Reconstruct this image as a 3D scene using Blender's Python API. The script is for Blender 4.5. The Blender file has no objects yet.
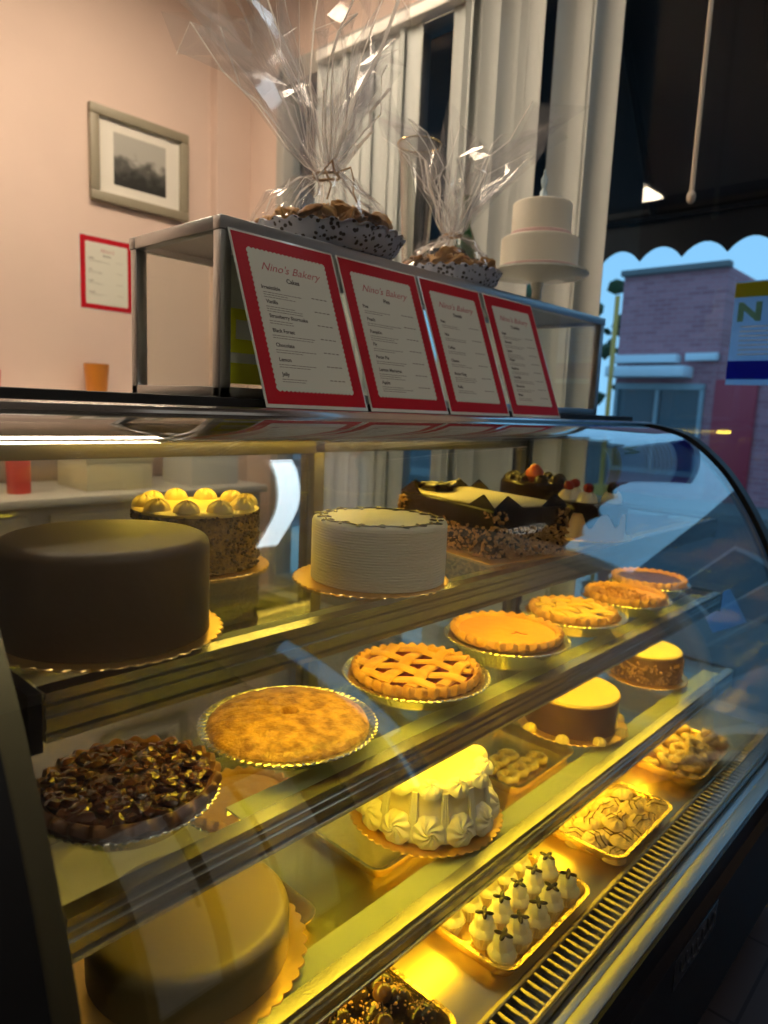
import bpy, bmesh, math, random
from mathutils import Vector, Matrix, noise
from math import pi, sin, cos, radians, atan2, sqrt, floor
R_ = random.Random(7)
SC = bpy.context.scene
COL = SC.collection
H = 1.27                                     # height of the counter line / camera above the floor

# ------------------------------------------------------------------ camera, world, exposure
cam = bpy.data.cameras.new('camera')
cam.sensor_fit = 'VERTICAL'; cam.sensor_height = 36.0; cam.lens = 693 * 36 / 1024
cam.clip_start = 0.02; cam.clip_end = 200
cam.dof.use_dof = True; cam.dof.focus_distance = 0.98; cam.dof.aperture_fstop = 4.2
camo = bpy.data.objects.new('camera', cam); COL.objects.link(camo)
right = Vector((0.68242724, -0.72969391, 0.04289365))
down = Vector((-0.07969025, -0.13260359, -0.9879604))
fwd = Vector((0.72659654, 0.67079288, -0.14864179))
camo.matrix_world = Matrix(((right.x, -down.x, -fwd.x, 0), (right.y, -down.y, -fwd.y, 0),
                            (right.z, -down.z, -fwd.z, H), (0, 0, 0, 1)))
SC.camera = camo
SC.view_settings.view_transform = 'Standard'
SC.view_settings.look = 'None'
SC.view_settings.exposure = 0.0
SC.view_settings.gamma = 1.0
SC.view_settings.use_curve_mapping = False
SC.cycles.transparent_max_bounces = 48
SC.cycles.max_bounces = 10
SC.cycles.use_denoising = True
SC.cycles.sample_clamp_indirect = 5.0

wd = bpy.data.worlds.new('world'); SC.world = wd; wd.use_nodes = True
nt = wd.node_tree; bg = nt.nodes['Background']
tc = nt.nodes.new('ShaderNodeTexCoord'); sx = nt.nodes.new('ShaderNodeSeparateXYZ')
rp = nt.nodes.new('ShaderNodeValToRGB')
nt.links.new(tc.outputs['Generated'], sx.inputs[0]); nt.links.new(sx.outputs['Z'], rp.inputs[0])
nt.links.new(rp.outputs[0], bg.inputs[0])
rp.color_ramp.elements[0].color = (0.30, 0.66, 0.98, 1); rp.color_ramp.elements[0].position = 0.0
rp.color_ramp.elements[1].color = (0.24, 0.58, 1.0, 1); rp.color_ramp.elements[1].position = 0.6
bg.inputs[1].default_value = 1.15

LAMP_YELLOW = 20.0       # tubes inside the case
ROOM_WHITE = 40.0        # ceiling fixtures

# ------------------------------------------------------------------ materials
MATS = {}
def mat(name, col, rough=0.5, metal=0.0, spec=0.5, bump=0, bscale=60, var=0, vscale=20, col2=None, emit=None, estr=0, sss=0, coat=0, tex='noise', detail=4):
    if name in MATS: return MATS[name]
    m = bpy.data.materials.new(name); m.use_nodes = True; MATS[name] = m
    n = m.node_tree; b = n.nodes['Principled BSDF']
    b.inputs['Base Color'].default_value = (*col, 1); b.inputs['Roughness'].default_value = rough
    b.inputs['Metallic'].default_value = metal; b.inputs['Specular IOR Level'].default_value = spec
    b.inputs['Coat Weight'].default_value = coat
    if sss:
        b.inputs['Subsurface Weight'].default_value = sss; b.inputs['Subsurface Scale'].default_value = 0.01
        b.inputs['Subsurface Radius'].default_value = (1, .7, .4)
    if emit:
        b.inputs['Emission Color'].default_value = (*emit, 1); b.inputs['Emission Strength'].default_value = estr
    t = n.nodes.new('ShaderNodeTexCoord')
    if var or col2:
        z = n.nodes.new('ShaderNodeTexNoise'); z.inputs['Scale'].default_value = vscale; z.inputs['Detail'].default_value = 5
        n.links.new(t.outputs['Object'], z.inputs['Vector'])
        r = n.nodes.new('ShaderNodeValToRGB'); n.links.new(z.outputs['Fac'], r.inputs[0])
        c2 = col2 if col2 else tuple(max(0, c * (1 - var)) for c in col)
        r.color_ramp.elements[0].position = .35; r.color_ramp.elements[1].position = .65
        r.color_ramp.elements[0].color = (*c2, 1); r.color_ramp.elements[1].color = (*col, 1)
        n.links.new(r.outputs[0], b.inputs['Base Color'])
    if bump:
        if tex == 'voronoi':
            z = n.nodes.new('ShaderNodeTexVoronoi'); z.inputs['Scale'].default_value = bscale; out = z.outputs['Distance']
        else:
            z = n.nodes.new('ShaderNodeTexNoise'); z.inputs['Scale'].default_value = bscale; z.inputs['Detail'].default_value = detail; out = z.outputs['Fac']
        n.links.new(t.outputs['Object'], z.inputs['Vector'])
        p = n.nodes.new('ShaderNodeBump'); p.inputs['Strength'].default_value = bump; p.inputs['Distance'].default_value = 0.004
        n.links.new(out, p.inputs['Height']); n.links.new(p.outputs[0], b.inputs['Normal'])
    return m

def glass_mat(name, tint=(1, 1, 1), rough=0.0, boost=1.0, cap=None):
    m = bpy.data.materials.new(name); m.use_nodes = True; n = m.node_tree
    n.nodes.remove(n.nodes['Principled BSDF']); out = n.nodes['Material Output']
    tr = n.nodes.new('ShaderNodeBsdfTransparent'); tr.inputs[0].default_value = (*tint, 1)
    gl = n.nodes.new('ShaderNodeBsdfGlossy'); gl.inputs['Roughness'].default_value = rough
    g = n.nodes.new('ShaderNodeNewGeometry')
    mr = n.nodes.new('ShaderNodeMapRange'); n.links.new(g.outputs['Backfacing'], mr.inputs[0])
    mr.inputs[3].default_value = 1.5; mr.inputs[4].default_value = 1 / 1.5
    fr = n.nodes.new('ShaderNodeFresnel'); n.links.new(mr.outputs[0], fr.inputs[0])
    mu = n.nodes.new('ShaderNodeMath'); mu.operation = 'MULTIPLY'; mu.use_clamp = True
    mu.inputs[1].default_value = boost; n.links.new(fr.outputs[0], mu.inputs[0])
    mx = n.nodes.new('ShaderNodeMixShader')
    if cap:
        mi = n.nodes.new('ShaderNodeMath'); mi.operation = 'MINIMUM'; mi.inputs[1].default_value = cap; n.links.new(mu.outputs[0], mi.inputs[0]); mu = mi
    n.links.new(mu.outputs[0], mx.inputs[0])
    n.links.new(tr.outputs[0], mx.inputs[1]); n.links.new(gl.outputs[0], mx.inputs[2]); n.links.new(mx.outputs[0], out.inputs[0])
    return m

GLASS = glass_mat('clear_glass', (.97, .985, .97))
FRONTGLASS = glass_mat('front_glass', (.95, .97, .95), 0, 1.7)
SHELFGLASS = glass_mat('shelf_glass', (.90, .94, .84))
WINGLASS = glass_mat('window_glass', (.93, .96, .98))
CELLO = glass_mat('cellophane', (.992, .992, .997), .05, .8, .16)
_n = CELLO.node_tree; _o = _n.nodes['Material Output']; _src = _o.inputs[0].links[0].from_socket
_t = _n.nodes.new('ShaderNodeBsdfTranslucent'); _d = _n.nodes.new('ShaderNodeBsdfDiffuse'); _m1 = _n.nodes.new('ShaderNodeMixShader'); _m2 = _n.nodes.new('ShaderNodeMixShader')
_n.links.new(_t.outputs[0], _m1.inputs[1]); _n.links.new(_d.outputs[0], _m1.inputs[2]); _m2.inputs[0].default_value = .045
_n.links.new(_src, _m2.inputs[1]); _n.links.new(_m1.outputs[0], _m2.inputs[2]); _n.links.new(_m2.outputs[0], _o.inputs[0])
CREASE = glass_mat('cellophane_crease', (.98, .98, .98), .30, 9.0)
_n = CREASE.node_tree; _o = _n.nodes['Material Output']; _src = _o.inputs[0].links[0].from_socket
_d = _n.nodes.new('ShaderNodeBsdfTranslucent'); _d.inputs[0].default_value = (1, .98, .94, 1); _m2 = _n.nodes.new('ShaderNodeMixShader'); _m2.inputs[0].default_value = .62
_n.links.new(_src, _m2.inputs[1]); _n.links.new(_d.outputs[0], _m2.inputs[2]); _n.links.new(_m2.outputs[0], _o.inputs[0])
PLASTIC = glass_mat('clear_plastic', (.90, .90, .88), .10, 3.0)

ALU = mat('brushed_aluminium', (.42, .42, .41), .25, 1.0, bump=.04, bscale=300)
CHROME = mat('chrome', (.78, .78, .76), .14, 1.0)
STEEL = mat('steel_deck', (.60, .47, .24), .36, 1.0, bump=.06, bscale=40)  # golden tint: yellow case light put into the steel's base colour
GUTTER = mat('dark_steel', (.35, .36, .36), .35, 1.0)
BLACK = mat('black_trim', (.006, .006, .007), .5, spec=.3)
BLACKG = mat('black_laminate', (.008, .009, .013), .16, bump=.05, bscale=150)
TAN = mat('champagne_metal', (.20, .17, .10), .4, 1.0)
FOIL = mat('aluminium_foil', (.80, .78, .74), .22, 1.0, bump=.35, bscale=90)
GOLDFOIL = mat('gold_foil_board', (.90, .58, .20), .28, .85, bump=.15, bscale=110)
WHITE = mat('white_paint', (.75, .73, .68), .5)

# ------------------------------------------------------------------ mesh helpers
def BM(): return bmesh.new()
def link(name, bm, m, parent=None, loc=None, rot=None, smooth=True, recalc=True):
    me = bpy.data.meshes.new(name)
    if recalc: bmesh.ops.recalc_face_normals(bm, faces=bm.faces)
    bm.to_mesh(me); bm.free()
    if smooth: me.polygons.foreach_set('use_smooth', [True] * len(me.polygons))
    if isinstance(m, (list, tuple)):
        for q in m: me.materials.append(q)
    else: me.materials.append(m)
    o = bpy.data.objects.new(name, me); COL.objects.link(o)
    if parent is not None:
        o.parent = parent
        if loc: o.location = loc
    else: o.location = Vector(loc if loc else (0, 0, 0)) + Vector((0, 0, H))
    if rot: o.rotation_euler = rot
    if smooth and len(me.polygons) < 400000: me.set_sharp_from_angle(angle=radians(38))
    return o
def thing(name, label, cat, loc=(0, 0, 0), rotz=0, group=None, rot=None):
    o = bpy.data.objects.new(name, None); COL.objects.link(o); o.empty_display_size = .02
    o.location = Vector(loc) + Vector((0, 0, H)); o.rotation_euler = rot if rot else (0, 0, rotz)
    o['label'] = label; o['category'] = cat
    if group: o['group'] = group
    return o
def tag(o, label, cat, group=None, kind=None):
    o['label'] = label; o['category'] = cat
    if group: o['group'] = group
    if kind: o['kind'] = kind
    return o
def struct(name, bm, m, **k):
    o = link(name, bm, m, **k); o['kind'] = 'structure'; return o
def dup(root, loc, rotz=0, label=None, group=None, scale=None, rot=None):
    r = root.copy(); COL.objects.link(r); r.location = Vector(loc) + Vector((0, 0, H)); r.rotation_euler = rot if rot else (0, 0, rotz)
    if scale: r.scale = (scale,) * 3 if not isinstance(scale, tuple) else scale
    if label: r['label'] = label
    if group: r['group'] = group
    for ch in [c for c in COL.objects if c.parent == root]:
        c = ch.copy(); COL.objects.link(c); c.parent = r
        for g in [q for q in COL.objects if q.parent == ch]:
            d = g.copy(); COL.objects.link(d); d.parent = c
    return r

def box(bm, x0, x1, y0, y1, z0, z1, bev=0, M=None, seg=2):
    r = bmesh.ops.create_cube(bm, size=1)
    vs = r['verts']
    for v in vs:
        v.co = Vector(((x0 + x1) / 2 + v.co.x * (x1 - x0), (y0 + y1) / 2 + v.co.y * (y1 - y0), (z0 + z1) / 2 + v.co.z * (z1 - z0)))
    if bev:
        es = list({e for v in vs for e in v.link_edges})
        rr = bmesh.ops.bevel(bm, geom=es, offset=bev, segments=seg, affect='EDGES', profile=.5)
        vs = rr['verts']
    if M is not None:
        for v in set(vs): v.co = M @ v.co
    return vs
def prism(bm, poly, axis, a0, a1):
    def P(p, a):
        if axis == 'x': return (a, p[0], p[1])
        if axis == 'y': return (p[0], a, p[1])
        return (p[0], p[1], a)
    A = [bm.verts.new(P(p, a0)) for p in poly]; B = [bm.verts.new(P(p, a1)) for p in poly]
    n = len(poly)
    for i in range(n): bm.faces.new((A[i], A[(i + 1) % n], B[(i + 1) % n], B[i]))
    bm.faces.new(A[::-1]); bm.faces.new(B)
def lathe(bm, prof, seg=48, fn=None, M=None):
    rings = []
    for (r, z) in prof:
        if r < 1e-6:
            v = bm.verts.new((0, 0, z)); rings.append([v])
        else:
            L = []
            for k in range(seg):
                t = 2 * pi * k / seg; rr, zz = (r, z) if fn is None else fn(t, r, z)
                L.append(bm.verts.new((rr * cos(t), rr * sin(t), zz)))
            rings.append(L)
    for a, b in zip(rings[:-1], rings[1:]):
        if len(a) == 1 and len(b) == 1: continue
        for k in range(seg):
            k2 = (k + 1) % seg
            if len(a) == 1: bm.faces.new((a[0], b[k], b[k2]))
            elif len(b) == 1: bm.faces.new((a[k], b[0], a[k2]))
            else: bm.faces.new((a[k], b[k], b[k2], a[k2]))
    if M is not None:
        for L in rings:
            for v in L: v.co = M @ v.co
def tube(bm, pts, rad, seg=8, closed=False):
    pts = [Vector(p) for p in pts]; n = len(pts)
    rads = rad if isinstance(rad, (list, tuple)) else [rad] * n
    rings = []; up = Vector((0, 0, 1))
    for i, p in enumerate(pts):
        a = pts[(i - 1) % n] if (closed or i) else p; b = pts[(i + 1) % n] if (closed or i < n - 1) else p
        t = (b - a).normalized()
        if abs(t.dot(up)) > .95: up = Vector((1, 0, 0)) if abs(t.x) < .9 else Vector((0, 1, 0))
        s = t.cross(up).normalized(); up2 = s.cross(t).normalized(); up = up2
        rings.append([bm.verts.new(p + rads[i] * (cos(2 * pi * k / seg) * s + sin(2 * pi * k / seg) * up2)) for k in range(seg)])
    m = n if closed else n - 1
    for i in range(m):
        A, B = rings[i], rings[(i + 1) % n]
        for k in range(seg): bm.faces.new((A[k], A[(k + 1) % seg], B[(k + 1) % seg], B[k]))
    if not closed:
        bm.faces.new(rings[0][::-1]); bm.faces.new(rings[-1])
def strip(bm, pts, ups, w, h):
    """a flat strip of rounded section along pts"""
    pts = [Vector(p) for p in pts]; n = len(pts); rings = []
    sec = [(-.5, 0), (-.42, .7), (-.2, 1), (.2, 1), (.42, .7), (.5, 0), (.3, -.3), (-.3, -.3)]
    for i, p in enumerate(pts):
        t = (pts[min(i + 1, n - 1)] - pts[max(i - 1, 0)]).normalized(); u = Vector(ups[i] if isinstance(ups, list) else ups)
        s = t.cross(u).normalized(); u = s.cross(t)
        rings.append([bm.verts.new(p + s * a * w + u * b * h) for a, b in sec])
    for A, B in zip(rings[:-1], rings[1:]):
        for k in range(8): bm.faces.new((A[k], A[(k + 1) % 8], B[(k + 1) % 8], B[k]))
    bm.faces.new(rings[0][::-1]); bm.faces.new(rings[-1])
def ball(bm, c, r, sub=1, sc=(1, 1, 1), jit=0, rng=R_, M=None):
    q = bmesh.ops.create_icosphere(bm, subdivisions=sub, radius=r)
    off = Vector((rng.random() * 9, rng.random() * 9, rng.random() * 9))
    for v in q['verts']:
        co = v.co.copy()
        if jit: co *= 1 + jit * noise.noise(co / r * 1.3 + off) * 2
        co = Vector((co.x * sc[0], co.y * sc[1], co.z * sc[2]))
        if M is not None: co = M @ co
        v.co = co + Vector(c)
def crumbs(bm, pts, size, rng, jit=.5):
    for p in pts:
        s = size * rng.uniform(.5, 1.3)
        M = Matrix.Rotation(rng.uniform(0, 6), 3, 'X') @ Matrix.Rotation(rng.uniform(0, 6), 3, 'Z')
        ball(bm, p, s, 1, (1, rng.uniform(.5, 1), rng.uniform(.35, .8)), jit * .5, rng, M)
def rosette(bm, R, Hh, k=7, swirl=5, M=None, nr=9, seg=56, peak=False):
    prof = []
    for i in range(nr + 1):
        q = i / nr
        z = Hh * ((1 - q) ** 1.1 if peak else (1 - q ** 2) ** .55)
        prof.append((R * q, z))
    def fn(t, r, z):
        q = r / R; w = .5 + .5 * sin(k * t + swirl * 2 * q * (1.6 - q))
        return r * (1 - .05 * (1 - w) * q), z * (.78 + .22 * w) if q < .999 else 0
    lathe(bm, prof + [(0.0, 0)] if False else prof, seg, fn, M)
def extr(bm, verts_layers): pass

def smoothline(P, n=6):
    out = []
    for i in range(len(P) - 1):
        p0 = P[max(i - 1, 0)]; p1 = P[i]; p2 = P[i + 1]; p3 = P[min(i + 2, len(P) - 1)]
        for k in range(n):
            t = k / n; r = []
            for a, b, c, d in zip(p0, p1, p2, p3):
                r.append(.5 * (2 * b + (c - a) * t + (2 * a - 5 * b + 4 * c - d) * t * t + (3 * b - a - 3 * c + d) * t ** 3))
            out.append(tuple(r))
    out.append(tuple(P[-1])); return out
def offset2(P, d):
    out = []
    for i, p in enumerate(P):
        a = P[max(i - 1, 0)]; b = P[min(i + 1, len(P) - 1)]
        tx, ty = b[0] - a[0], b[1] - a[1]; L = sqrt(tx * tx + ty * ty)
        out.append((p[0] - ty / L * d, p[1] + tx / L * d))
    return out
def text(name, body, size, m, parent, loc, rot=(0, 0, 0), shear=0, ext=.0004, align='CENTER', bold=0, sx=1):
    cu = bpy.data.curves.new(name, 'FONT'); cu.body = body; cu.size = size; cu.shear = shear
    cu.extrude = ext; cu.align_x = align; cu.offset = bold; cu.resolution_u = 3
    t = bpy.data.objects.new(name, cu); COL.objects.link(t)
    dg = bpy.context.evaluated_depsgraph_get(); dg.update()
    me = bpy.data.meshes.new_from_object(t.evaluated_get(dg)); bpy.data.objects.remove(t)
    me.name = name; me.materials.clear(); me.materials.append(m)
    for v in me.vertices: v.co.x *= sx
    o = bpy.data.objects.new(name, me); COL.objects.link(o); o.parent = parent; o.location = loc; o.rotation_euler = rot
    return o

# ------------------------------------------------------------------ the room
XE = 2.7; YB = 3.8; XN = -2.2; YC = -2.4; ZF = -H; ZC = 2.35
WALL = mat('pink_plaster', (.65, .50, .425), .75, bump=.12, bscale=25, var=.04, vscale=3)
WALLC = mat('customer_side_wall', (.07, .06, .06), .7, bump=.1, bscale=20)
CEIL = mat('ceiling_tile', (.62, .58, .52), .8, bump=.2, bscale=60)
FLOORM = bpy.data.materials.new('dark_floor_tile'); FLOORM.use_nodes = True
n = FLOORM.node_tree; b = n.nodes['Principled BSDF']; b.inputs['Roughness'].default_value = .5; b.inputs['Specular IOR Level'].default_value = .25
t = n.nodes.new('ShaderNodeTexCoord'); br = n.nodes.new('ShaderNodeTexBrick'); n.links.new(t.outputs['Object'], br.inputs['Vector'])
br.offset = 0; br.inputs['Scale'].default_value = 1.0; br.inputs['Brick Width'].default_value = .3; br.inputs['Row Height'].default_value = .3
br.inputs['Mortar Size'].default_value = .004; br.inputs['Color1'].default_value = (.035, .028, .03, 1); br.inputs['Color2'].default_value = (.045, .034, .036, 1)
br.inputs['Mortar'].default_value = (.012, .01, .01, 1); n.links.new(br.outputs['Color'], b.inputs['Base Color'])
bm = BM(); box(bm, XN, XE, YC, YB, ZF - .1, ZF); struct('floor', bm, FLOORM, smooth=False)
bm = BM(); box(bm, XN - .1, XE + .1, YC - .1, YB + .1, ZC, ZC + .1); struct('ceiling', bm, CEIL, smooth=False)
bm = BM(); box(bm, XN - .1, XE + .1, YB, YB + .1, ZF - .1, ZC)
struct('wall_back', bm, WALL, smooth=False)
bm = BM(); box(bm, 2.46, XE, YB - .07, YB, ZF, ZC); struct('trim_1', bm, WALL, smooth=False)
bm = BM(); box(bm, XN - .1, XN, YC, YB, ZF - .1, ZC); struct('wall_near', bm, WALLC, smooth=False)
bm = BM(); box(bm, XN - .1, XE + .1, YC - .1, YC, ZF - .1, ZC); struct('wall_customer', bm, WALLC, smooth=False)
# storefront wall with the big window opening
WY0, WY1, WZ0, WZ1 = -.16, 3.42, -1.12, 1.86
bm = BM()
box(bm, XE, XE + .1, YC - .1, YB + .1, ZF - .1, WZ0); box(bm, XE, XE + .1, YC - .1, YB + .1, WZ1, ZC)
box(bm, XE, XE + .1, YC - .1, -2.0, WZ0, WZ1); box(bm, XE, XE + .1, -1.70, WY0, WZ0, WZ1); box(bm, XE, XE + .1, WY1, YB + .1, WZ0, WZ1)
struct('wall_storefront', bm, WALL, smooth=False)
FRAME = mat('window_frame_grey', (.34, .33, .31), .45, bump=.05, bscale=80)
w = thing('window_1', 'storefront window', 'window', (0, 0, 0)); w['kind'] = 'structure'
for k in ('label', 'category'): del w[k]
bm = BM()
fw = .07
box(bm, XE - .05, XE + .08, WY1 - fw, WY1, WZ0, WZ1, .01); box(bm, XE - .05, XE + .08, WY0, WY0 + fw, WZ0, WZ1, .01)
box(bm, XE - .05, XE + .08, WY0, WY1, WZ1 - .09, WZ1 + .03, .01); box(bm, XE - .05, XE + .08, WY0, WY1, WZ0 - .02, WZ0 + .06, .01)
link('window_frame', bm, FRAME, w, (0, 0, 0))
for y in (2.37,):
    bm = BM(); box(bm, XE, XE + .06, y, y + .05, WZ0, WZ1, .005); link('mullion', bm, FRAME, w, (0, 0, 0))
bm = BM(); box(bm, XE + .02, XE + .03, WY0 + fw, WY1 - fw, WZ0 + .06, WZ1 - .09); link('window_pane', bm, WINGLASS, w, (0, 0, 0), smooth=False)
bm = BM(); box(bm, XE - .16, XE - .05, WY0, WY1, WZ0 - .04, WZ0 - .01, .008); link('window_sill', bm, FRAME, w, (0, 0, 0))

bm = BM()
for q in ((-2.0, -1.97, WZ0, WZ1), (-1.73, -1.70, WZ0, WZ1), (-1.97, -1.73, WZ0, WZ0 + .15), (-1.97, -1.73, WZ1 - .05, WZ1)): box(bm, XE + .01, XE + .09, *q)
d_ = link('window_2', bm, FRAME, smooth=False); d_['kind'] = 'structure'
bm = BM(); box(bm, XE + .04, XE + .05, -1.97, -1.73, WZ0 + .15, WZ1 - .05); link('window_pane', bm, WINGLASS, d_, (0, 0, 0), smooth=False)
# vertical blinds
BLIND = mat('blind_fabric', (.44, .47, .46), .7, bump=.08, bscale=200)
def slat(y, wd, ang, z0=-1.0, z1=1.74):
    bm = BM(); N = 7; poly = []
    for i in range(N + 1):
        a = (i / N - .5); poly.append((.018 * (1 - 4 * a * a), a * wd))
    poly += [(p[0] - .003, p[1]) for p in poly[::-1]]
    prism(bm, poly, 'z', z0 - 0, z1)
    o = link('blind_slat', bm, BLIND, vb, (XE - .13, y, 0), (0, 0, ang)); return o
vb = thing('vertical_blind', 'off-white vertical blind slats hanging in front of the storefront window', 'blind', (0, 0, 0))
bm = BM(); box(bm, XE - .17, XE - .10, 1.22, 2.95, 1.74, 1.79, .005); link('headrail', bm, WHITE, vb)
for y, a in ((1.355, .1), (1.455, -.25), (1.50, .35), (1.68, -.1), (1.765, .25), (1.86, .1), (1.95, .2), (2.03, -.2)):
    slat(y, .125, a)
for k in range(7): slat(2.33 + .095 * k, .125, .15 * (-1) ** k)
# pull cord in front of window
bm = BM(); tube(bm, [(XE - .10, .995, z) for z in (1.72, 1.5, 1.2, .9, .79)], .0085, 8)
ball(bm, (XE - .10, .995, .78), .016, 2, (1, 1, 1.5))
tag(link('pull_cord', bm, mat('cord', (.55, .47, .38), .6)), 'beige pull cord hanging straight down in front of the dark upper window', 'cord')

def paper_mat(name, col, f=.8):
    m = bpy.data.materials.new(name); m.use_nodes = True; n = m.node_tree; pb = n.nodes['Principled BSDF']
    pb.inputs['Base Color'].default_value = (*col, 1); pb.inputs['Roughness'].default_value = .6
    tl = n.nodes.new('ShaderNodeBsdfTranslucent'); tl.inputs[0].default_value = (*col, 1); mx = n.nodes.new('ShaderNodeMixShader'); mx.inputs[0].default_value = f
    n.links.new(pb.outputs[0], mx.inputs[1]); n.links.new(tl.outputs[0], mx.inputs[2]); n.links.new(mx.outputs[0], n.nodes['Material Output'].inputs[0]); MATS[name] = m; return m
paper_mat('poster_sheet', (.38, .62, .92), .9); paper_mat('poster_yellow', (.62, .52, .05), .9); paper_mat('poster_navy', (.01, .05, .50), .9); paper_mat('reflection_blue', (.40, .66, .95), .9)  # blue of the daylight behind is put into the pale sheet colours
# notice poster on the window
po = thing('window_notice', 'pale poster with a yellow top band and dark letter N stuck on the window', 'poster', (XE + .008, .825, .135), rot=(pi / 2, 0, -pi / 2))
bm = BM(); bm.faces.new([bm.verts.new(q) for q in ((0, 0, 0), (.36, 0, 0), (.36, .36, 0), (0, .36, 0))]); link('sheet', bm, mat('poster_sheet', (.22, .38, .58), .6), po, (-.02, 0, 0), smooth=False)
bm = BM(); box(bm, 0, .36, .305, .355, .002, .003); link('yellow_band', bm, mat('poster_yellow', (.34, .30, .06), .6), po, (-.02, 0, 0), smooth=False)
bm = BM(); box(bm, 0, .36, .02, .085, .002, .003); link('navy_band', bm, MATS['poster_navy'], po, (-.02, 0, 0), smooth=False)
text('letter', 'N', .085, mat('poster_green', (.01, .10, .09), .6), po, (.035, .225, .003), bold=.004, sx=1.25)
bm = BM()
for k in range(7): box(bm, .03, R_.uniform(.26, .33), .105 + .016 * k, .109 + .016 * k, .002, .003)
link('text_lines', bm, mat('poster_grey', (.22, .30, .40), .6), po, (-.02, 0, 0), smooth=False)

o = thing('added_reflection_sheet', 'pale tilted sheet added for a bright reflection low on the storefront window', 'paper', (XE + .008, .84, -.70), rot=(pi / 2, 0, -pi / 2))  # pale sheet added in place of a bright reflected patch
bm = BM(); box(bm, 0, .13, 0, .13, 0, .002, M=Matrix.Rotation(radians(32), 4, 'Z') @ Matrix.Translation((0, -.10, 0))); q_ = link('sheet', bm, mat('reflection_blue', (.40, .62, .80), .6), o, smooth=False)
# ceiling light fixtures
def fixture(x, y, z, lx, ly, label, s=1.0, c=(1, .80, .58)):
    f = thing('ceiling_light', label, 'lamp', (x, y, z))
    bm = BM(); box(bm, -lx / 2 - .02, lx / 2 + .02, -ly / 2 - .02, ly / 2 + .02, 0, .06, .006); link('housing', bm, WHITE, f)
    bm = BM(); box(bm, -lx / 2, lx / 2, -ly / 2, ly / 2, -.02, 0, .004)
    link('diffuser', bm, mat('fixture_diffuser%g' % s, (.8, .8, .8), .5, emit=c, estr=ROOM_WHITE * s), f)
    for a in (-lx / 3, lx / 3):
        bm = BM(); box(bm, a - .006, a + .006, -.006, .006, .06, ZC - z); link('hanger', bm, ALU, f)
fixture(-.14, 2.75, 1.9, 1.2, .28, 'white strip light hanging over the service aisle, nearer one')
fixture(1.5, 2.6, 2.2, 1.2, .28, 'white strip light hanging over the service aisle by the window')
fixture(.2, -1.0, 2.2, 1.2, .20, 'white strip light hanging over the customer floor', .62, (1, .88, .72))
fixture(2.44, .36, 2.24, .14, 1.7, 'cool white strip light running along the storefront over the customer floor', .16, (.75, .90, 1))

cb = thing('added_cupboard', 'added grey-blue cupboard with dark brown stiles, out of view, for stripes in the case glass', 'cupboard', (1.62, YC + .46, -H))  # unseen cupboard, added for its striped reflection in the curved front glass
bm = BM(); box(bm, -.5, .5, -.40, 0, .06, 1.75, .005); link('carcass', bm, mat('cupboard_brown', (.05, .025, .015), .5), cb)
for x_ in (-.46, -.12, .19):
    bm = BM(); box(bm, x_, x_ + .27, .001, .02, .12, 1.68, .004); d_ = link('door', bm, mat('cupboard_panel', (.62, .70, .78), .45), cb)
    bm = BM(); box(bm, x_ + .23, x_ + .245, .02, .04, .8, .95, .003); link('handle', bm, ALU, d_)
bm = BM(); box(bm, -.46, .46, -.36, -.04, 0, .06); link('plinth', bm, BLACK, cb)
# ------------------------------------------------------------------ street outside
ZS = -1.42
bm = BM(); box(bm, XE + .1, 40, -30, 30, ZS - .1, ZS); struct('ground', bm, mat('asphalt', (.05, .055, .06), .8, bump=.3, bscale=8, var=.2, vscale=2), smooth=False)
bm = BM(); box(bm, 10.6, 12, -30, 30, ZS, ZS + .12, .01); struct('trim_2', bm, mat('pavement', (.17, .17, .165), .8, bump=.2, bscale=6), smooth=False)
bm = BM(); box(bm, XE + .1, 5.0, -30, 30, ZS, ZS + .12, .01); struct('trim_3', bm, MATS['pavement'], smooth=False)
BRICK = bpy.data.materials.new('brick'); BRICK.use_nodes = True
n = BRICK.node_tree; b = n.nodes['Principled BSDF']; b.inputs['Roughness'].default_value = .85
t = n.nodes.new('ShaderNodeTexCoord'); sp = n.nodes.new('ShaderNodeSeparateXYZ'); mp = n.nodes.new('ShaderNodeCombineXYZ')
br = n.nodes.new('ShaderNodeTexBrick'); n.links.new(t.outputs['Object'], sp.inputs[0]); n.links.new(sp.outputs['Y'], mp.inputs[0]); n.links.new(sp.outputs['Z'], mp.inputs[1]); n.links.new(mp.outputs[0], br.inputs['Vector'])
br.inputs['Scale'].default_value = 1; br.inputs['Brick Width'].default_value = .22; br.inputs['Row Height'].default_value = .075; br.inputs['Mortar Size'].default_value = .008
br.inputs['Color1'].default_value = (.50, .20, .22, 1); br.inputs['Color2'].default_value = (.36, .13, .15, 1); br.inputs['Mortar'].default_value = (.44, .24, .26, 1)
n.links.new(br.outputs['Color'], b.inputs['Base Color'])
bd = thing('brick_building', 'two-storey brick shop building across the street with white fascia boards', 'building', (12, 4.6, ZS))
bm = BM(); box(bm, 0, 5, -.72, 1.0, 0, 3.88); box(bm, .02, .10, -3.6, -.72, 0, 2.6); link('wall', bm, BRICK, bd, smooth=False)
bm = BM(); box(bm, -.1, .1, -.75, 1.03, 3.85, 3.95, .01); link('parapet', bm, MATS['pavement'], bd)
SIGNW = mat('white_fascia', (.72, .76, .78), .5)
bm = BM(); box(bm, -.25, .05, -.12, 1.0, 2.37, 2.50, .01); link('fascia_board', bm, SIGNW, bd)
bm = BM(); box(bm, -.45, .05, -.34, 1.0, 2.12, 2.30, .02); link('fascia_board', bm, SIGNW, bd)
bm = BM(); box(bm, -.12, .05, -.72, -.22, 2.40, 2.52, .01); link('fascia_board', bm, SIGNW, bd)
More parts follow.
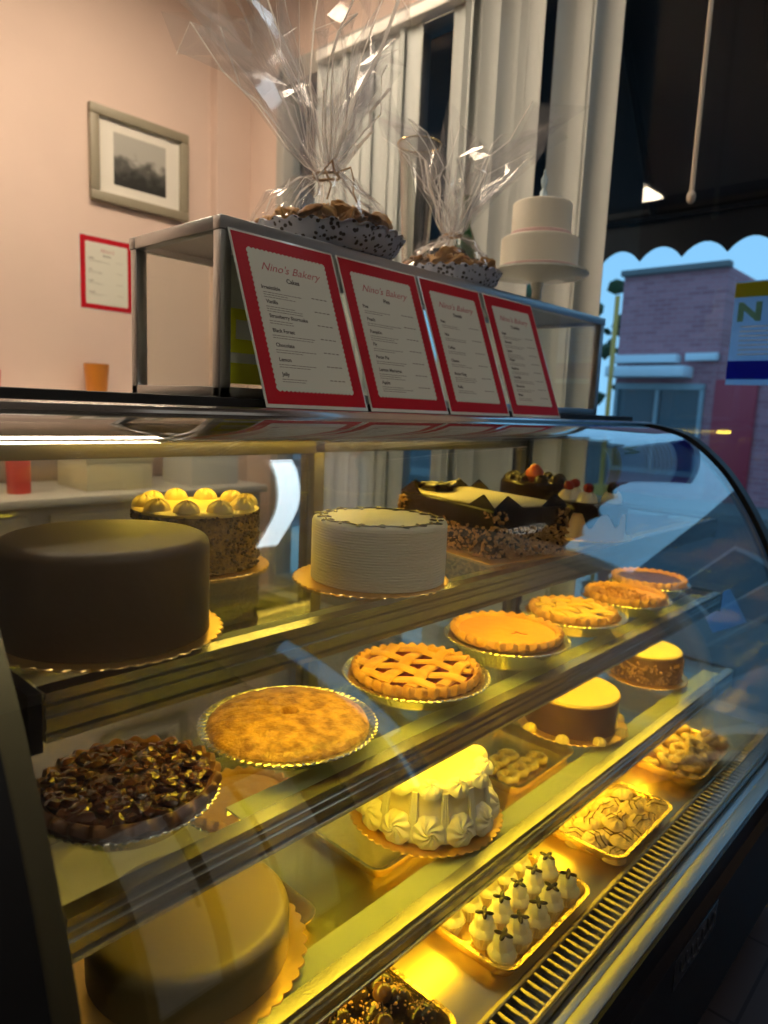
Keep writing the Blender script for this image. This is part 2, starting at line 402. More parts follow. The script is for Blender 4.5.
DGL = mat('dark_shop_glass', (.03, .06, .08), .12)
SFR = mat('shopfront_frame', (.30, .36, .38), .5)
for y0, y1, z0, z1 in ((-.50, .90, .55, 1.95), (-3.2, -1.9, .35, 2.1)):
    bm = BM(); box(bm, -.08, .02, y0 - .06, y1 + .06, z0 - .06, z0 + .02); box(bm, -.08, .02, y0 - .06, y1 + .06, z1 - .02, z1 + .08)
    for q in (y0 - .06, (y0 + y1) / 2 - .03, y1): box(bm, -.08, .02, q, q + .06, z0, z1)
    f = link('shop_window', bm, SFR, bd, smooth=False)
    bm = BM(); box(bm, -.02, .0, y0, y1, z0, z1); link('pane', bm, DGL, f, smooth=False)
bm = BM(); box(bm, -.04, .04, -1.35, -.72, .15, 2.1, .01); link('door', bm, mat('red_door', (.40, .03, .05), .5), bd)
b2 = thing('stucco_building', 'low grey-blue stucco building across the street beside the brick one', 'building', (12.1, -3.0, ZS))
bm = BM(); box(bm, 0, 5, -9, 3.9, 0, 3.75); link('wall', bm, mat('grey_stucco', (.13, .15, .17), .85, bump=.2, bscale=6), b2, smooth=False)
for k in range(4):
    bm = BM(); box(bm, -.04, .02, 2.2 - 3 * k, 3.6 - 3 * k, 1.0, 2.6); f = link('window', bm, SFR, b2, smooth=False)
    bm = BM(); box(bm, -.05, -.04, 2.28 - 3 * k, 3.52 - 3 * k, 1.08, 2.52); link('pane', bm, DGL, f, smooth=False)
# awning above the shop front
ARIB = mat('awning_black', (.010, .011, .014), .6, bump=.1, bscale=40)
aw = thing('awning', 'black fabric awning with a scalloped valance outside the storefront window', 'awning', (0, 0, 0))
bm = BM(); prism(bm, [(XE + .12, 2.35), (XE + .12, 2.31), (3.8, 1.10), (3.8, 1.14)], 'y', -1.6, 4.6)
link('canopy', bm, ARIB, aw, smooth=False)
bm = BM(); pts = []; y = 4.6
yy = [4.6]; per = .225
poly = []
N = int(6.2 / per); 
for k in range(N):
    for j in range(8):
        t_ = j / 8; y = 4.6 - per * (k + t_)
        poly.append((y + .02, .845 + .065 * sin(pi * t_) ** .8))
poly.append((4.6 - per * N, .845)); poly += [(4.6 - per * N, 1.14), (4.6, 1.14)]
prism(bm, poly, 'x', 3.79, 3.80); link('scalloped_valance', bm, ARIB, aw, smooth=False)
for y in (-1.5, -.7, .2, 1.02, 1.62, 2.3, 3.2, 4.0):
    bm = BM(); tube(bm, [(XE + .15, y, 2.25), (3.75, y, 1.07)], .022, 6); link('awning_rib', bm, BLACK, aw)
bm = BM(); tube(bm, [(3.77, -1.6, 1.06), (3.77, 4.6, 1.06)], .02, 6); link('awning_bar', bm, BLACK, aw)
bm = BM(); tube(bm, [(11.0, 5.22, ZS), (11.0, 5.22, 1.95)], .04, 10); box(bm, 10.9, 11.1, 5.12, 5.32, ZS, ZS + .3, .01)
tag(link('street_pole', bm, mat('yellow_pole', (.80, .42, .08), .5)), 'yellow pole on the pavement in front of the brick building', 'pole')
bt = thing('street_tree', 'leafy dark tree on the far pavement by the brick building', 'tree', (13.0, 7.6, ZS))
bm = BM(); tube(bm, [(0, 0, 0), (.05, .02, 1.2), (0, .1, 2.4)], [.14, .11, .07], 8); link('trunk', bm, mat('bark', (.08, .06, .04), .9), bt)
bm = BM()
for k in range(260):
    p = Vector((R_.gauss(0, .55), R_.gauss(0, .6), 2.9 + R_.gauss(0, .6))); ball(bm, p, R_.uniform(.08, .17), 1, jit=.4)
link('foliage', bm, mat('street_leaves', (.05, .09, .03), .8, bump=.5, bscale=20), bt)

# ------------------------------------------------------------------ framed picture, wall menu, back counter
pf = thing('picture_frame', 'framed black-and-white photograph hanging on the pink wall', 'picture', (1.722, YB, 1.02), rot=(pi / 2, 0, 0))
FW, FH = .575, .475; bm = BM(); q = .05
for a in ((0, FW, 0, q), (0, FW, FH - q, FH), (0, q, q, FH - q), (FW - q, FW, q, FH - q)): box(bm, a[0], a[1], a[2], a[3], 0, .035, .007)
link('frame', bm, mat('frame_greige', (.26, .23, .165), .45, bump=.1, bscale=120), pf)
bm = BM(); box(bm, q, FW - q, q, FH - q, .004, .008); link('mat_board', bm, mat('mat_white', (.68, .65, .58), .7), pf, smooth=False)
PH = bpy.data.materials.new('old_photograph'); PH.use_nodes = True; n = PH.node_tree; b = n.nodes['Principled BSDF']; b.inputs['Roughness'].default_value = .4
t = n.nodes.new('ShaderNodeTexCoord'); s_ = n.nodes.new('ShaderNodeSeparateXYZ'); n.links.new(t.outputs['Generated'], s_.inputs[0])
z_ = n.nodes.new('ShaderNodeTexNoise'); z_.inputs['Scale'].default_value = 5; z_.inputs['Detail'].default_value = 6; n.links.new(t.outputs['Generated'], z_.inputs['Vector'])
ma = n.nodes.new('ShaderNodeMath'); ma.operation = 'MULTIPLY_ADD'; n.links.new(z_.outputs['Fac'], ma.inputs[0]); ma.inputs[1].default_value = .75; n.links.new(s_.outputs['Y'], ma.inputs[2])
rr = n.nodes.new('ShaderNodeValToRGB'); n.links.new(ma.outputs[0], rr.inputs[0])
rr.color_ramp.elements[0].position = .55; rr.color_ramp.elements[0].color = (.02, .02, .018, 1); rr.color_ramp.elements[1].position = 1.05 if False else 1.0; rr.color_ramp.elements[1].color = (.38, .37, .33, 1)
e = rr.color_ramp.elements.new(.8); e.color = (.09, .09, .08, 1)
n.links.new(rr.outputs[0], b.inputs['Base Color'])
bm = BM(); box(bm, .135, FW - .135, .105, FH - .105, .008, .010); link('photograph', bm, PH, pf, smooth=False)

RED = mat('menu_red', (.40, .001, .010), .5, spec=.25, bump=.02, bscale=200)
PAPER = mat('menu_paper', (.60, .60, .52), .6)
INK = mat('ink_dark', (.05, .04, .035), .6)
INKG = mat('ink_grey', (.20, .18, .15), .6)
PINK = mat('ink_script_red', (.42, .09, .10), .6)
LAMI = mat('laminate_edge', (.62, .64, .60), .18)
def menu_sheet(t, W, Hh, title, heads, seed, sub='Cakes', small=True, bw=.030):
    rg = random.Random(seed)
    bm = BM(); box(bm, 0, W, 0, Hh, 0, .0012, .0004); link('laminate_sheet', bm, LAMI, t)
    bm = BM(); box(bm, .004, W - .004, .006, Hh - .004, .0012, .0016); link('red_border', bm, RED, t, smooth=False)
    # paper field with a scalloped edge
    x0, x1, y0, y1 = bw, W - bw, bw * .8 + .006, Hh - bw; poly = []
    def edge(ax, ay, bx, by, nx, ny):
        L = sqrt((bx - ax) ** 2 + (by - ay) ** 2); c = max(8, int(L / .0085))
        for i in range(c * 6):
            f = i / (c * 6); k = abs(sin(pi * f * c)) * .0024
            poly.append((ax + (bx - ax) * f + nx * k, ay + (by - ay) * f + ny * k))
    edge(x0, y0, x1, y0, 0, -1); edge(x1, y0, x1, y1, 1, 0); edge(x1, y1, x0, y1, 0, 1); edge(x0, y1, x0, y0, -1, 0)
    bm = BM(); prism(bm, poly, 'z', .0016, .0021); link('paper_panel', bm, PAPER, t, smooth=False)
    mid = W / 2
    text('script_title', title, .0200 * W / .226, PINK, t, (mid, y1 - .034 * W / .226, .0021), shear=.45, ext=.0002, sx=1.12)
    text('heading', sub, .0115 * W / .226, INK, t, (mid, y1 - .051 * W / .226, .0021), ext=.0002, bold=.0003)
    n_ = len(heads); top = y1 - .062 * Hh / .304; stp = (top - y0 - .006) / n_
    for i, h_ in enumerate(heads):
        yy = top - stp * i
        text('item_name', h_, .0092 * W / .226, INK, t, (x0 + .012 + .004 * (i > 0), yy - .0065, .0021), ext=.0002, align='LEFT', bold=.0002)
        bm = BM()
        for l in range(rg.choice((2, 2, 3))):
            xx = x0 + .014; xe = x0 + rg.uniform(.06, .10) * W / .226; yl = yy - .0125 - .0042 * l
            while xx < xe:
                wl = rg.uniform(.003, .009); box(bm, xx, xx + wl, yl - .0006, yl + .0006, .0021, .0023); xx += wl + .0014
        link('description_lines', bm, INKG, t, smooth=False); bm = BM()
        xx = x1 - .048 * W / .226; yl = yy - .009
        for l in range(4): box(bm, xx, xx + .007, yl - .0009, yl + .0009, .0021, .0023); xx += .0095
        link('price_figures', bm, INKG, t, smooth=False)
heads = [['Irresistible', 'Vanilla', 'Strawberry Shortcake', 'Black Forest', 'Chocolate', 'Lemon', 'Jelly'],
         ['Pies', 'Peach', 'Pumpkin', 'Fig', 'Pecan Pie', 'Lemon Meringue', 'Apple'],
         ['Plain', 'Nut', 'Coffee', 'Cheese', 'Butter Ring', 'Rolls'],
         ['Sugar', 'Almond', 'Linzer', 'Ginger', 'Rainbow', 'Fruit Bar', 'Macaroon', 'Mints']]
subs = ['Cakes', 'Pies', 'Danish', 'Cookies']
labs = ['red-bordered laminated menu leaning on the display box, nearest, at the box corner',
        'red-bordered laminated menu leaning on the display box, second from the box corner',
        'red-bordered laminated menu leaning on the display box, third from the box corner',
        'red-bordered laminated menu leaning on the display box, farthest, nearest the window']
sgrp = None
for i, x in enumerate((.677, .914, 1.150, 1.384)):
    t = thing('menu_sign', labs[i], 'sign', (x, .886, -.0075), rot=(atan2(.286, .1115), 0, 0))
    menu_sheet(t, .228 if i < 2 else .220, .306, "Nino's Bakery", heads[i], 20 + i, subs[i])
t = thing('wall_menu', 'small red-bordered menu sheet taped on the pink wall under the picture', 'sign', (1.664, YB, .455), rot=(pi / 2, 0, 0))
menu_sheet(t, .30, .385, "Nino's", ['Coffee', 'Tea', 'Soda', 'Water'], 5, 'Drinks', bw=.034)

# wall shelf with cup, back counter seen through the case
bm = BM(); box(bm, .2, 2.3, YB - .22, YB, -.03, .0, .004)
for x in (.5, 1.3, 2.0): box(bm, x, x + .02, YB - .2, YB, -.15, -.03)
tag(link('wall_shelf', bm, WHITE), 'long white shelf fixed on the back wall behind the case', 'shelf')
bm = BM(); lathe(bm, [(0, 0), (.05, 0), (.062, .13), (.062, .165), (.057, .165), (.055, .13), (.045, .01), (0, .01)], 32)
tag(link('plastic_cup', bm, mat('amber_plastic', (.48, .17, .02), .35), None, (1.70, YB - .1, 0)), 'amber plastic tumbler on the shelf by the pink wall', 'cup')
bm = BM(); lathe(bm, [(0, 0), (.05, 0), (.055, .1), (.03, .125), (.03, .15), (0, .15)], 24)
tag(link('spice_jar', bm, mat('red_plastic', (.5, .03, .02), .35), None, (1.17, YB - .1, 0)), 'red jar at the edge of the shelf, left of the amber tumbler', 'jar')
bc = thing('back_counter', 'long beige back counter along the wall behind the case', 'counter', (0, 0, 0))
bm = BM(); box(bm, -.6, 2.40, YB - .62, YB - .002, ZF + .1, -.50, .004); box(bm, -.6, 2.40, YB - .57, YB - .002, ZF, ZF + .1); link('carcass', bm, mat('counter_beige', (.42, .33, .24), .5), bc)
bm = BM(); box(bm, -.62, 2.42, YB - .66, YB - .002, -.50, -.46, .006); link('worktop', bm, mat('worktop', (.5, .45, .38), .3), bc)
for k in range(5):
    bm = BM(); box(bm, -.57 + .60 * k, -.02 + .58 * k, YB - .64, YB - .62, ZF + .14, -.54, .004); link('cabinet_door', bm, mat('counter_beige2', (.50, .40, .29), .5), bc)
def carton(x, y, w_, d_, h_, m, label, z=-.46, cat='box'):
    bm = BM(); box(bm, -w_ / 2, w_ / 2, -d_ / 2, d_ / 2, 0, h_, .004); box(bm, -w_ / 2 - .003, w_ / 2 + .003, -d_ / 2 - .003, d_ / 2 + .003, h_ * .72, h_ + .003, .003)
    tag(link('cake_box', bm, m, None, (x, y, z)), label, cat)
carton(1.62, 3.45, .34, .34, .19, mat('carton_cream', (.62, .55, .36), .6), 'cream cardboard cake box on the back counter, seen through the case')
carton(2.16, 3.42, .30, .3, .22, mat('carton_white', (.6, .58, .52), .6), 'white cardboard cake box on the back counter near the pilaster')
bm = BM(); lathe(bm, [(0, 0), (.05, 0), (.052, .15), (.02, .2), (.018, .26), (0, .26)], 24)
tag(link('sauce_bottle', bm, MATS['red_plastic'], None, (1.18, 3.38, -.46)), 'red squeeze bottle on the back counter', 'bottle')

# ------------------------------------------------------------------ the display case
X0, X1 = .165, 2.095
PROF = smoothline([(.862, -.022), (.80, -.033), (.735, -.056), (.665, -.108), (.61, -.165), (.549, -.25), (.493, -.35), (.452, -.45), (.425, -.55), (.408, -.65), (.398, -.75), (.392, -.835)], 5)
case = thing('display_case', 'curved-glass refrigerated bakery display case with black base and three glass shelves', 'display case', (0, 0, 0))
def cpart(name, bm, m, parent=case, **k): return link(name, bm, m, parent, **k)
bm = BM(); box(bm, .125, 2.13, .925, 1.335, -.0095, .0055, .002); cpart('top_slab', bm, BLACK)
bm = BM(); box(bm, .125, 2.13, .868, .93, -.021, -.0085, .003); box(bm, .125, 2.13, .856, .87, -.027, -.010, .003); cpart('chrome_ledge', bm, CHROME)
bm = BM(); box(bm, .16, 2.10, .866, 1.30, -.030, -.0215); cpart('canopy_underside', bm, mat('canopy_white', (.55, .52, .45), .5), smooth=False)
# curved glass
inner = offset2(PROF, .003); outer = offset2(PROF, -.003)
if sum((a[1] - b[1]) for a, b in zip(inner, outer)) > 0: inner, outer = outer, inner
bm = BM(); prism(bm, outer + inner[::-1], 'x', X0 + .004, X1 + .004); fg = cpart('curved_front_glass', bm, FRONTGLASS)
def band(d0, d1): return offset2(PROF, d0) + offset2(PROF, d1)[::-1]
SGN = 1 if (offset2(PROF, .01)[20][0] > PROF[20][0]) else -1   # + = into the case
for a, b_ in ((.125, X0), (X1, 2.14)):
    bm = BM(); prism(bm, band(-.010 * SGN, .022 * SGN), 'x', a, b_); cpart('end_trim', bm, BLACK)
for a, b_ in ((X0, X0 + .024), (X1 - .018, X1)):
    bm = BM(); prism(bm, band(.0045 * SGN, .010 * SGN), 'x', a, b_); cpart('metal_edge_strip', bm, TAN)
ins = offset2(PROF, .02 * SGN)
bm = BM(); prism(bm, ins + [(1.30, ins[-1][1]), (1.30, -.02)], 'x', .132, .158); cpart('near_end_panel', bm, BLACKG, smooth=False)
bm = BM(); prism(bm, ins + [(1.30, ins[-1][1]), (1.30, -.02)], 'x', 2.106, 2.112); cpart('far_end_glass', bm, GLASS, smooth=False)
bm = BM(); box(bm, 2.10, 2.13, 1.27, 1.335, -.84, -.01, .003); cpart('corner_post', bm, BLACK)
bm = BM(); box(bm, .125, .16, 1.27, 1.335, -.84, -.01, .003); cpart('corner_post', bm, BLACK)
# rear frame and sliding doors
bm = BM()
box(bm, .16, 2.10, 1.24, 1.30, -.085, -.03, .003); box(bm, .16, 2.10, 1.24, 1.30, -.835, -.79, .003)
cpart('rear_frame', bm, ALU)
for x0, x1, y in ((.17, 1.13, 1.245), (1.095, 2.09, 1.272)):
    bm = BM()
    for c in (x0, x1 - .032): box(bm, c, c + .032, y, y + .022, -.79, -.085, .002)
    for c in (-.79, -.115): box(bm, x0, x1, y, y + .022, c, c + .03, .002)
    d = cpart('sliding_door', bm, mat('door_frame_dark', (.10, .09, .07), .4, .6))
    bm = BM(); box(bm, x0 + .03, x1 - .03, y + .008, y + .013, -.76, -.115); link('door_glass', bm, GLASS, d, smooth=False)
# shelves
SH = [(-.275, .636), (-.485, .600), (-.700, .543)]
railprof = [(0, .002), (0, -.004), (.0035, -.006), (.0035, -.010), (0, -.012), (0, -.017), (.003, -.019), (.003, -.0215), (0, -.0235), (0, -.034), (.004, -.036), (.004, -.039), (0, -.041), (.002, -.048), (.012, -.048), (.012, -.012), (.022, -.012), (.022, -.0105), (.004, -.0105), (.004, 0), (.022, 0), (.022, .002)]
for i, (z, y) in enumerate(SH):
    bm = BM(); box(bm, .24, 2.09, y + .006, 1.20, z - .010, z - .0005)
    s = cpart('shelf_glass', bm, SHELFGLASS, smooth=False)
    bm = BM(); prism(bm, [(y + a - .004, z + b_) for a, b_ in railprof], 'x', .237, 2.092); link('shelf_rail', bm, ALU, s, smooth=False)
    for x in (.222, 2.09):
        bm = BM(); prism(bm, [(y - .003, z + .003), (y - .003, z - .055), (y + .03, z - .045), (1.24, z - .035), (1.24, z + .003)], 'x', x, x + .012)
        link('shelf_arm', bm, BLACK, s, smooth=False)
    # lamp under each shelf: cream housing above, tube below
    lm = mat('case_tube', (.9, .85, .7), .5, emit=(1, .68, .035), estr=LAMP_YELLOW)
    xa = (.42, .46, .34)[i]
    bm = BM(); prism(bm, [(y + .020, z - .0115), (y + .020, z - .034), (y + .023, z - .034), (y + .023, z - .0145), (y + .066, z - .0145), (y + .066, z - .022), (y + .069, z - .022), (y + .069, z - .0115)], 'x', xa, 2.06)
    l = link('lamp_housing', bm, mat('lamp_housing_cream', (.80, .74, .55), .5), s, smooth=False)
    bm = BM(); box(bm, xa + .01, 2.05, y + .028, y + .060, z - .030, z - .0155, .005)
    link('lamp_tube', bm, lm, s)
bm = BM(); box(bm, .52, 2.05, 1.045, 1.075, -.052, -.034, .006); cpart('canopy_lamp', bm, mat('case_tube_top', (.9, .85, .7), .5, emit=(1, .66, .08), estr=LAMP_YELLOW * 1.3))
bm = BM(); box(bm, .17, 2.09, 1.00, 1.10, -.034, -.0305); box(bm, .17, 2.09, .995, 1.00, -.066, -.0305); cpart('canopy_lamp_base', bm, mat('lamp_lip', (.16, .14, .10), .5), smooth=False)
# deck, grille, gutter
ZD = -.84
bm = BM(); box(bm, .165, 2.10, .452, 1.25, ZD - .02, ZD, .002); cpart('deck', bm, STEEL)
bm = BM(); box(bm, .165, 2.10, .392, .402, ZD - .01, ZD + .012, .002); box(bm, .165, 2.10, .442, .452, ZD - .01, ZD + .012, .002)
x = .17
while x < 2.09: box(bm, x, x + .0075, .400, .444, ZD + .001, ZD + .010, .0015, seg=1); x += .0195
cpart('vent_grille', bm, mat('grille_metal', (.34, .29, .19), .3, 1.0))
bm = BM(); box(bm, .165, 2.10, .392, .452, ZD - .045, ZD - .03); cpart('vent_trough', bm, BLACK, smooth=False)
bm = BM(); box(bm, .125, 2.13, .372, .392, ZD - .03, ZD - .004, .003); cpart('glass_channel', bm, GUTTER)
bm = BM(); box(bm, .125, 2.13, .345, .374, ZD - .03, ZD - .001, .004); cpart('front_chrome_strip', bm, mat('front_strip', (.30, .30, .28), .38, 1.0))
bm = BM()
prism(bm, [(.340, ZD - .004), (.340, ZD - .05), (.330, ZD - .07), (.330, -1.17), (.372, -1.17), (.372, ZD - .004)], 'x', .125, 2.13)
cpart('front_panel', bm, mat('front_black', (.004, .005, .010), .28, spec=.22), smooth=False)
bm = BM(); box(bm, .13, 2.125, .372, 1.33, -1.17, ZD - .046); cpart('base_cabinet', bm, BLACK, smooth=False)
bm = BM(); box(bm, .15, 2.10, .40, 1.30, -1.27, -1.17); cpart('toe_kick', bm, BLACK, smooth=False)
# script badge on the front panel
bm = BM(); box(bm, 1.14, 1.36, .3285, .330, -.975, -.915, .0006); bd_ = cpart('badge', bm, mat('badge_dark', (.02, .025, .04), .25))
pts = []
for k in range(90):
    t_ = k / 89; pts.append((1.16 + .18 * t_ + .008 * cos(40 * t_), .3280, -.945 + .014 * sin(40 * t_) + .004 * sin(9 * t_)))
bm = BM(); tube(bm, pts, .0018, 5); link('badge_script', bm, mat('badge_silver', (.10, .11, .14), .4, .8), bd_)

# ------------------------------------------------------------------ glass display box on top
dbx = thing('glass_display_box', 'empty metal-framed glass display box standing on top of the case', 'display box', (0, 0, 0))
bx0, bx1, by0, by1, bz0, bz1 = .667, 2.035, 1.0, 1.30, .0055, .2965
bm = BM()
for x in (bx0, bx1 - .022):
    for y in (by0, by1 - .022): box(bm, x, x + .022, y, y + .022, bz0, bz1 - .018, .002)
for y in (by0, by1 - .02): box(bm, bx0, bx1, y, y + .02, bz0, bz0 + .018, .002)
for x in (bx0, bx1 - .02): box(bm, x, x + .02, by0 + .02, by1 - .02, bz0, bz0 + .018, .002)
link('box_frame', bm, mat('box_metal', (.52, .54, .55), .32, 1.0, bump=.1, bscale=120), dbx)
bm = BM()
box(bm, bx0 - .002, bx1 + .002, by0 - .002, by0 + .02, bz1 - .022, bz1, .002); box(bm, bx0 - .002, bx1 + .002, by1 - .02, by1 + .002, bz1 - .022, bz1, .002)
box(bm, bx0 - .002, bx0 + .02, by0 + .0201, by1 - .0201, bz1 - .022, bz1, .002); box(bm, bx1 - .02, bx1 + .002, by0 + .0201, by1 - .0201, bz1 - .022, bz1, .002)
link('top_rim', bm, MATS['box_metal'], dbx)
bm = BM(); box(bm, bx0 + .02, bx1 - .02, by0 + .02, by1 - .02, bz1 - .012, bz1 - .002); link('top_panel', bm, mat('box_top_panel', (.55, .52, .46), .4), dbx, smooth=False)
for nm, a in (('front_glass', (bx0 + .022, bx1 - .022, by0 + .008, by0 + .011)), ('rear_glass', (bx0 + .022, bx1 - .022, by1 - .011, by1 - .008)),
              ('side_glass', (bx0 + .008, bx0 + .011, by0 + .022, by1 - .022)), ('side_glass', (bx1 - .011, bx1 - .008, by0 + .022, by1 - .022))):
    bm = BM(); box(bm, a[0], a[1], a[2], a[3], bz0 + .018, bz1 - .022); link(nm, bm, GLASS, dbx, smooth=False)
fl = thing('yellow_flyer', 'yellow-green paper flyer taped inside the near corner of the display box', 'flyer', (bx0 + .028, by0 + .0135, .03), rot=(pi / 2, 0, 0))
bm = BM(); box(bm, 0, .14, 0, .21, 0, .0006); link('flyer_sheet', bm, mat('flyer_white', (.85, .88, .80), .6), fl, smooth=False)
bm = BM(); box(bm, 0, .14, 0, .125, .0006, .001); link('yellow_field', bm, mat('flyer_yellow', (.88, .90, .02), .6), fl, smooth=False)
bm = BM(); box(bm, .012, .07, .075, .107, .001, .0014, .0001); box(bm, 0, .14, .035, .052, .001, .0014); link('white_patch', bm, MATS['flyer_white'], fl, smooth=False)

# ------------------------------------------------------------------ food materials
CHOC = mat('chocolate_frosting', (.105, .062, .032), .48, bump=.16, bscale=90)
DCHOC = mat('dark_chocolate', (.022, .010, .005), .22, bump=.1, bscale=60)
CREAM = mat('vanilla_cream', (.80, .76, .64), .45, sss=.15)
YCREAM = mat('yellow_cream', (.85, .66, .22), .42, bump=.1, bscale=80)
CRUST = mat('golden_crust', (.72, .40, .12), .5, bump=.45, bscale=70, col2=(.52, .24, .06), vscale=30)
CRUSTD = mat('browned_crust', (.66, .36, .10), .38, bump=1.0, bscale=240, col2=(.26, .11, .03), vscale=55, detail=7, coat=.25)
PUMP = mat('pumpkin_custard', (.74, .34, .05), .35, bump=.08, bscale=40)
BERRY = mat('berry_filling', (.34, .03, .09), .15, bump=.8, bscale=90, tex='voronoi', coat=.5)
NUTS = mat('chopped_nuts', (.62, .36, .13), .55, bump=.4, bscale=150, col2=(.34, .17, .05), vscale=60)
PECAN = mat('glazed_pecans', (.095, .030, .017), .22, bump=.8, bscale=70, coat=.6, col2=(.055, .016, .011), vscale=50)
CARAMEL = mat('caramel_glaze', (.40, .20, .06), .35, bump=.2, bscale=60)
SPONGE = mat('cream_sponge_side', (.62, .47, .24), .6, bump=.8, bscale=120)

def board(t, R, sc=44, m=GOLDFOIL, z=0):
    bm = BM()
    lathe(bm, [(0, z), (R * .99, z), (R, z + .0015), (R * .99, z + .003), (0, z + .003)], sc * 6, lambda a, r, zz: (r * (1 - .035 * (1 - abs(sin(sc * a / 2)))) if r > .5 * R else r, zz))
    return link('cake_board', bm, m, t)
def cake_body(name, R, h, m, t, z=.0035, edge=.008, fn=None, seg=96, cone=1.0, ridges=0, top=True):
    prof = [(0, z), (R, z)]
    if ridges:
        for k in range(ridges):
            a = z + (h - edge) * k / ridges; b_ = (h - edge) / ridges
            prof += [(R * 1.0, a + .1 * b_), (R * 1.009, a + .35 * b_), (R * 1.009, a + .65 * b_), (R, a + .9 * b_)]
    else:
        for k in range(1, 12): prof.append((R * (1 + (cone - 1) * k / 12), z + (h - edge) * k / 12))
    for k in range(7):
        a = pi / 2 * k / 6; prof.append((R * cone - edge + edge * cos(a), z + h - edge + edge * sin(a)))
    for q in (.8, .5, .2, 0): prof.append((R * cone * q if q else 0, z + h))
    bm = BM(); lathe(bm, prof, seg, fn); return link(name, bm, m, t)

# A: big smooth chocolate cake, nearest on the top shelf
Z1, Z2, Z3 = SH[0][0], SH[1][0], SH[2][0]
t = thing('chocolate_cake', 'large smooth dark brown frosted cake, nearest on the top shelf', 'cake', (.362, .770, Z1))
board(t, .134); cake_body('frosting', .116, .113, CHOC, t, edge=.012)
# B: yellow topped cake with crumb sides
t = thing('custard_cake', 'round crumb-sided cake with bright yellow rosetted top at the back of the top shelf', 'cake', (.628, 1.006, Z1))
board(t, .122)
cake_body('crumb_coating', .101, .093, mat('crumb_side', (.22, .15, .08), .8, bump=1.0, bscale=160, col2=(.42, .27, .10), vscale=90), t)
rg = random.Random(3); bm = BM(); pts = []
for k in range(1100):
    a = rg.uniform(0, 2 * pi); pts.append((.102 * cos(a), .102 * sin(a), rg.uniform(.006, .096)))
crumbs(bm, pts, .0032, rg); tag2 = link('crumbs', bm, mat('crumb_bits', (.25, .19, .12), .85, col2=(.12, .085, .05), vscale=200), t); tag2['kind'] = 'stuff'
bm = BM(); lathe(bm, [(0, .094), (.101, .094), (.1025, .098), (.098, .1015), (0, .102)], 72); link('yellow_icing', bm, YCREAM, t)
for k in range(10):
    a = 2 * pi * k / 10 + .2
    bm = BM(); rosette(bm, .021, .019, 6, 4); link('icing_rosette', bm, YCREAM, t, (.082 * cos(a), .082 * sin(a), .1015))
# C: white combed cake with vine
t = thing('white_cake', 'round white cake with combed sides and dark piped vine around its top', 'cake', (.806, .752, Z1))
board(t, .128).location = (-.010, .006, 0)
cake_body('white_frosting', .108, .097, CREAM, t, edge=.005, ridges=22)
bm = BM(); pts = []
for k in range(160):
    a = 2 * pi * k / 160; r = .0935 + .0038 * sin(9 * a); pts.append((r * cos(a), r * sin(a), .1015))
tube(bm, pts, .0015, 6, closed=True)
for k in range(18):
    a = 2 * pi * (k + .25) / 18; r = .0935 + .0038 * sin(9 * a)
    for s in (-1, 1):
        M = Matrix.Rotation(a + s * .7 + (pi if k % 2 else 0) * 0, 3, 'Z')
        ball(bm, (r * cos(a) + s * .006 * cos(a), r * sin(a) + s * .006 * sin(a), .1015), .0062, 1, (1.3, .5, .35), 0, rg, M)
link('icing_vine', bm, DCHOC, t)
# D: square chocolate cake
t = thing('square_chocolate_cake', 'rectangular chocolate cake with cream top and nut-covered sides on the top shelf', 'cake', (1.195, .830, Z1), radians(-13))
HX, HY, HZ = .100, .150, .098
bm = BM(); box(bm, -HX - .022, HX + .022, -HY - .022, HY + .022, 0, .003, .001); link('cake_board', bm, GOLDFOIL, t)
bm = BM(); box(bm, -HX, HX, -HY, HY, .0035, HZ, .006); link('chocolate_sides', bm, DCHOC, t)
bm = BM(); box(bm, -HX + .006, HX - .006, -HY + .006, HY - .006, HZ - .001, HZ + .004, .003); link('cream_top', bm, mat('cream_top_yellow', (.78, .66, .36), .45, bump=.08, bscale=60), t)
bm = BM()
for sx_, sy_ in ((-1, -1), (1, -1), (1, 1), (-1, 1)):
    for dx, dy in ((1, 0), (0, 1)):
        a0 = Vector((sx_ * HX, sy_ * HY, HZ)); 
        p1 = a0 - Vector((sx_ * dx * .075, sy_ * dy * .075, 0)); 
        A = bm.verts.new(a0); B = bm.verts.new(p1); Cc = bm.verts.new((a0 + p1) / 2 + Vector((-sx_ * dy * .004, -sy_ * dx * .004, .024)))
        off = Vector((-sx_ * dy * .003, -sy_ * dx * .003, 0)); A2 = bm.verts.new(A.co + off); B2 = bm.verts.new(B.co + off); C2 = bm.verts.new(Cc.co + off)
        bm.faces.new((A, B, Cc)); bm.faces.new((A2, C2, B2)); bm.faces.new((A, A2, B2, B)); bm.faces.new((B, B2, C2, Cc)); bm.faces.new((Cc, C2, A2, A))
link('chocolate_shard', bm, DCHOC, t, smooth=False)
bm = BM(); pts = []
for k in range(1500):
    hgt = HZ * (.62 - .12 * rg.random()); 
    if rg.random() < .42: x = rg.choice((-1, 1)) * (HX + .002); y = rg.uniform(-HY, HY); c = (HY - abs(y)) / .03
    else: y = rg.choice((-1, 1)) * (HY + .002); x = rg.uniform(-HX, HX); c = (HX - abs(x)) / .03
    hm = HZ * .95 if c < 1 else HZ * .62
    pts.append((x, y, rg.uniform(.004, hm)))
crumbs(bm, pts, .0048, rg); o = link('nut_coating', bm, NUTS, t); o['kind'] = 'stuff'
bm = BM()
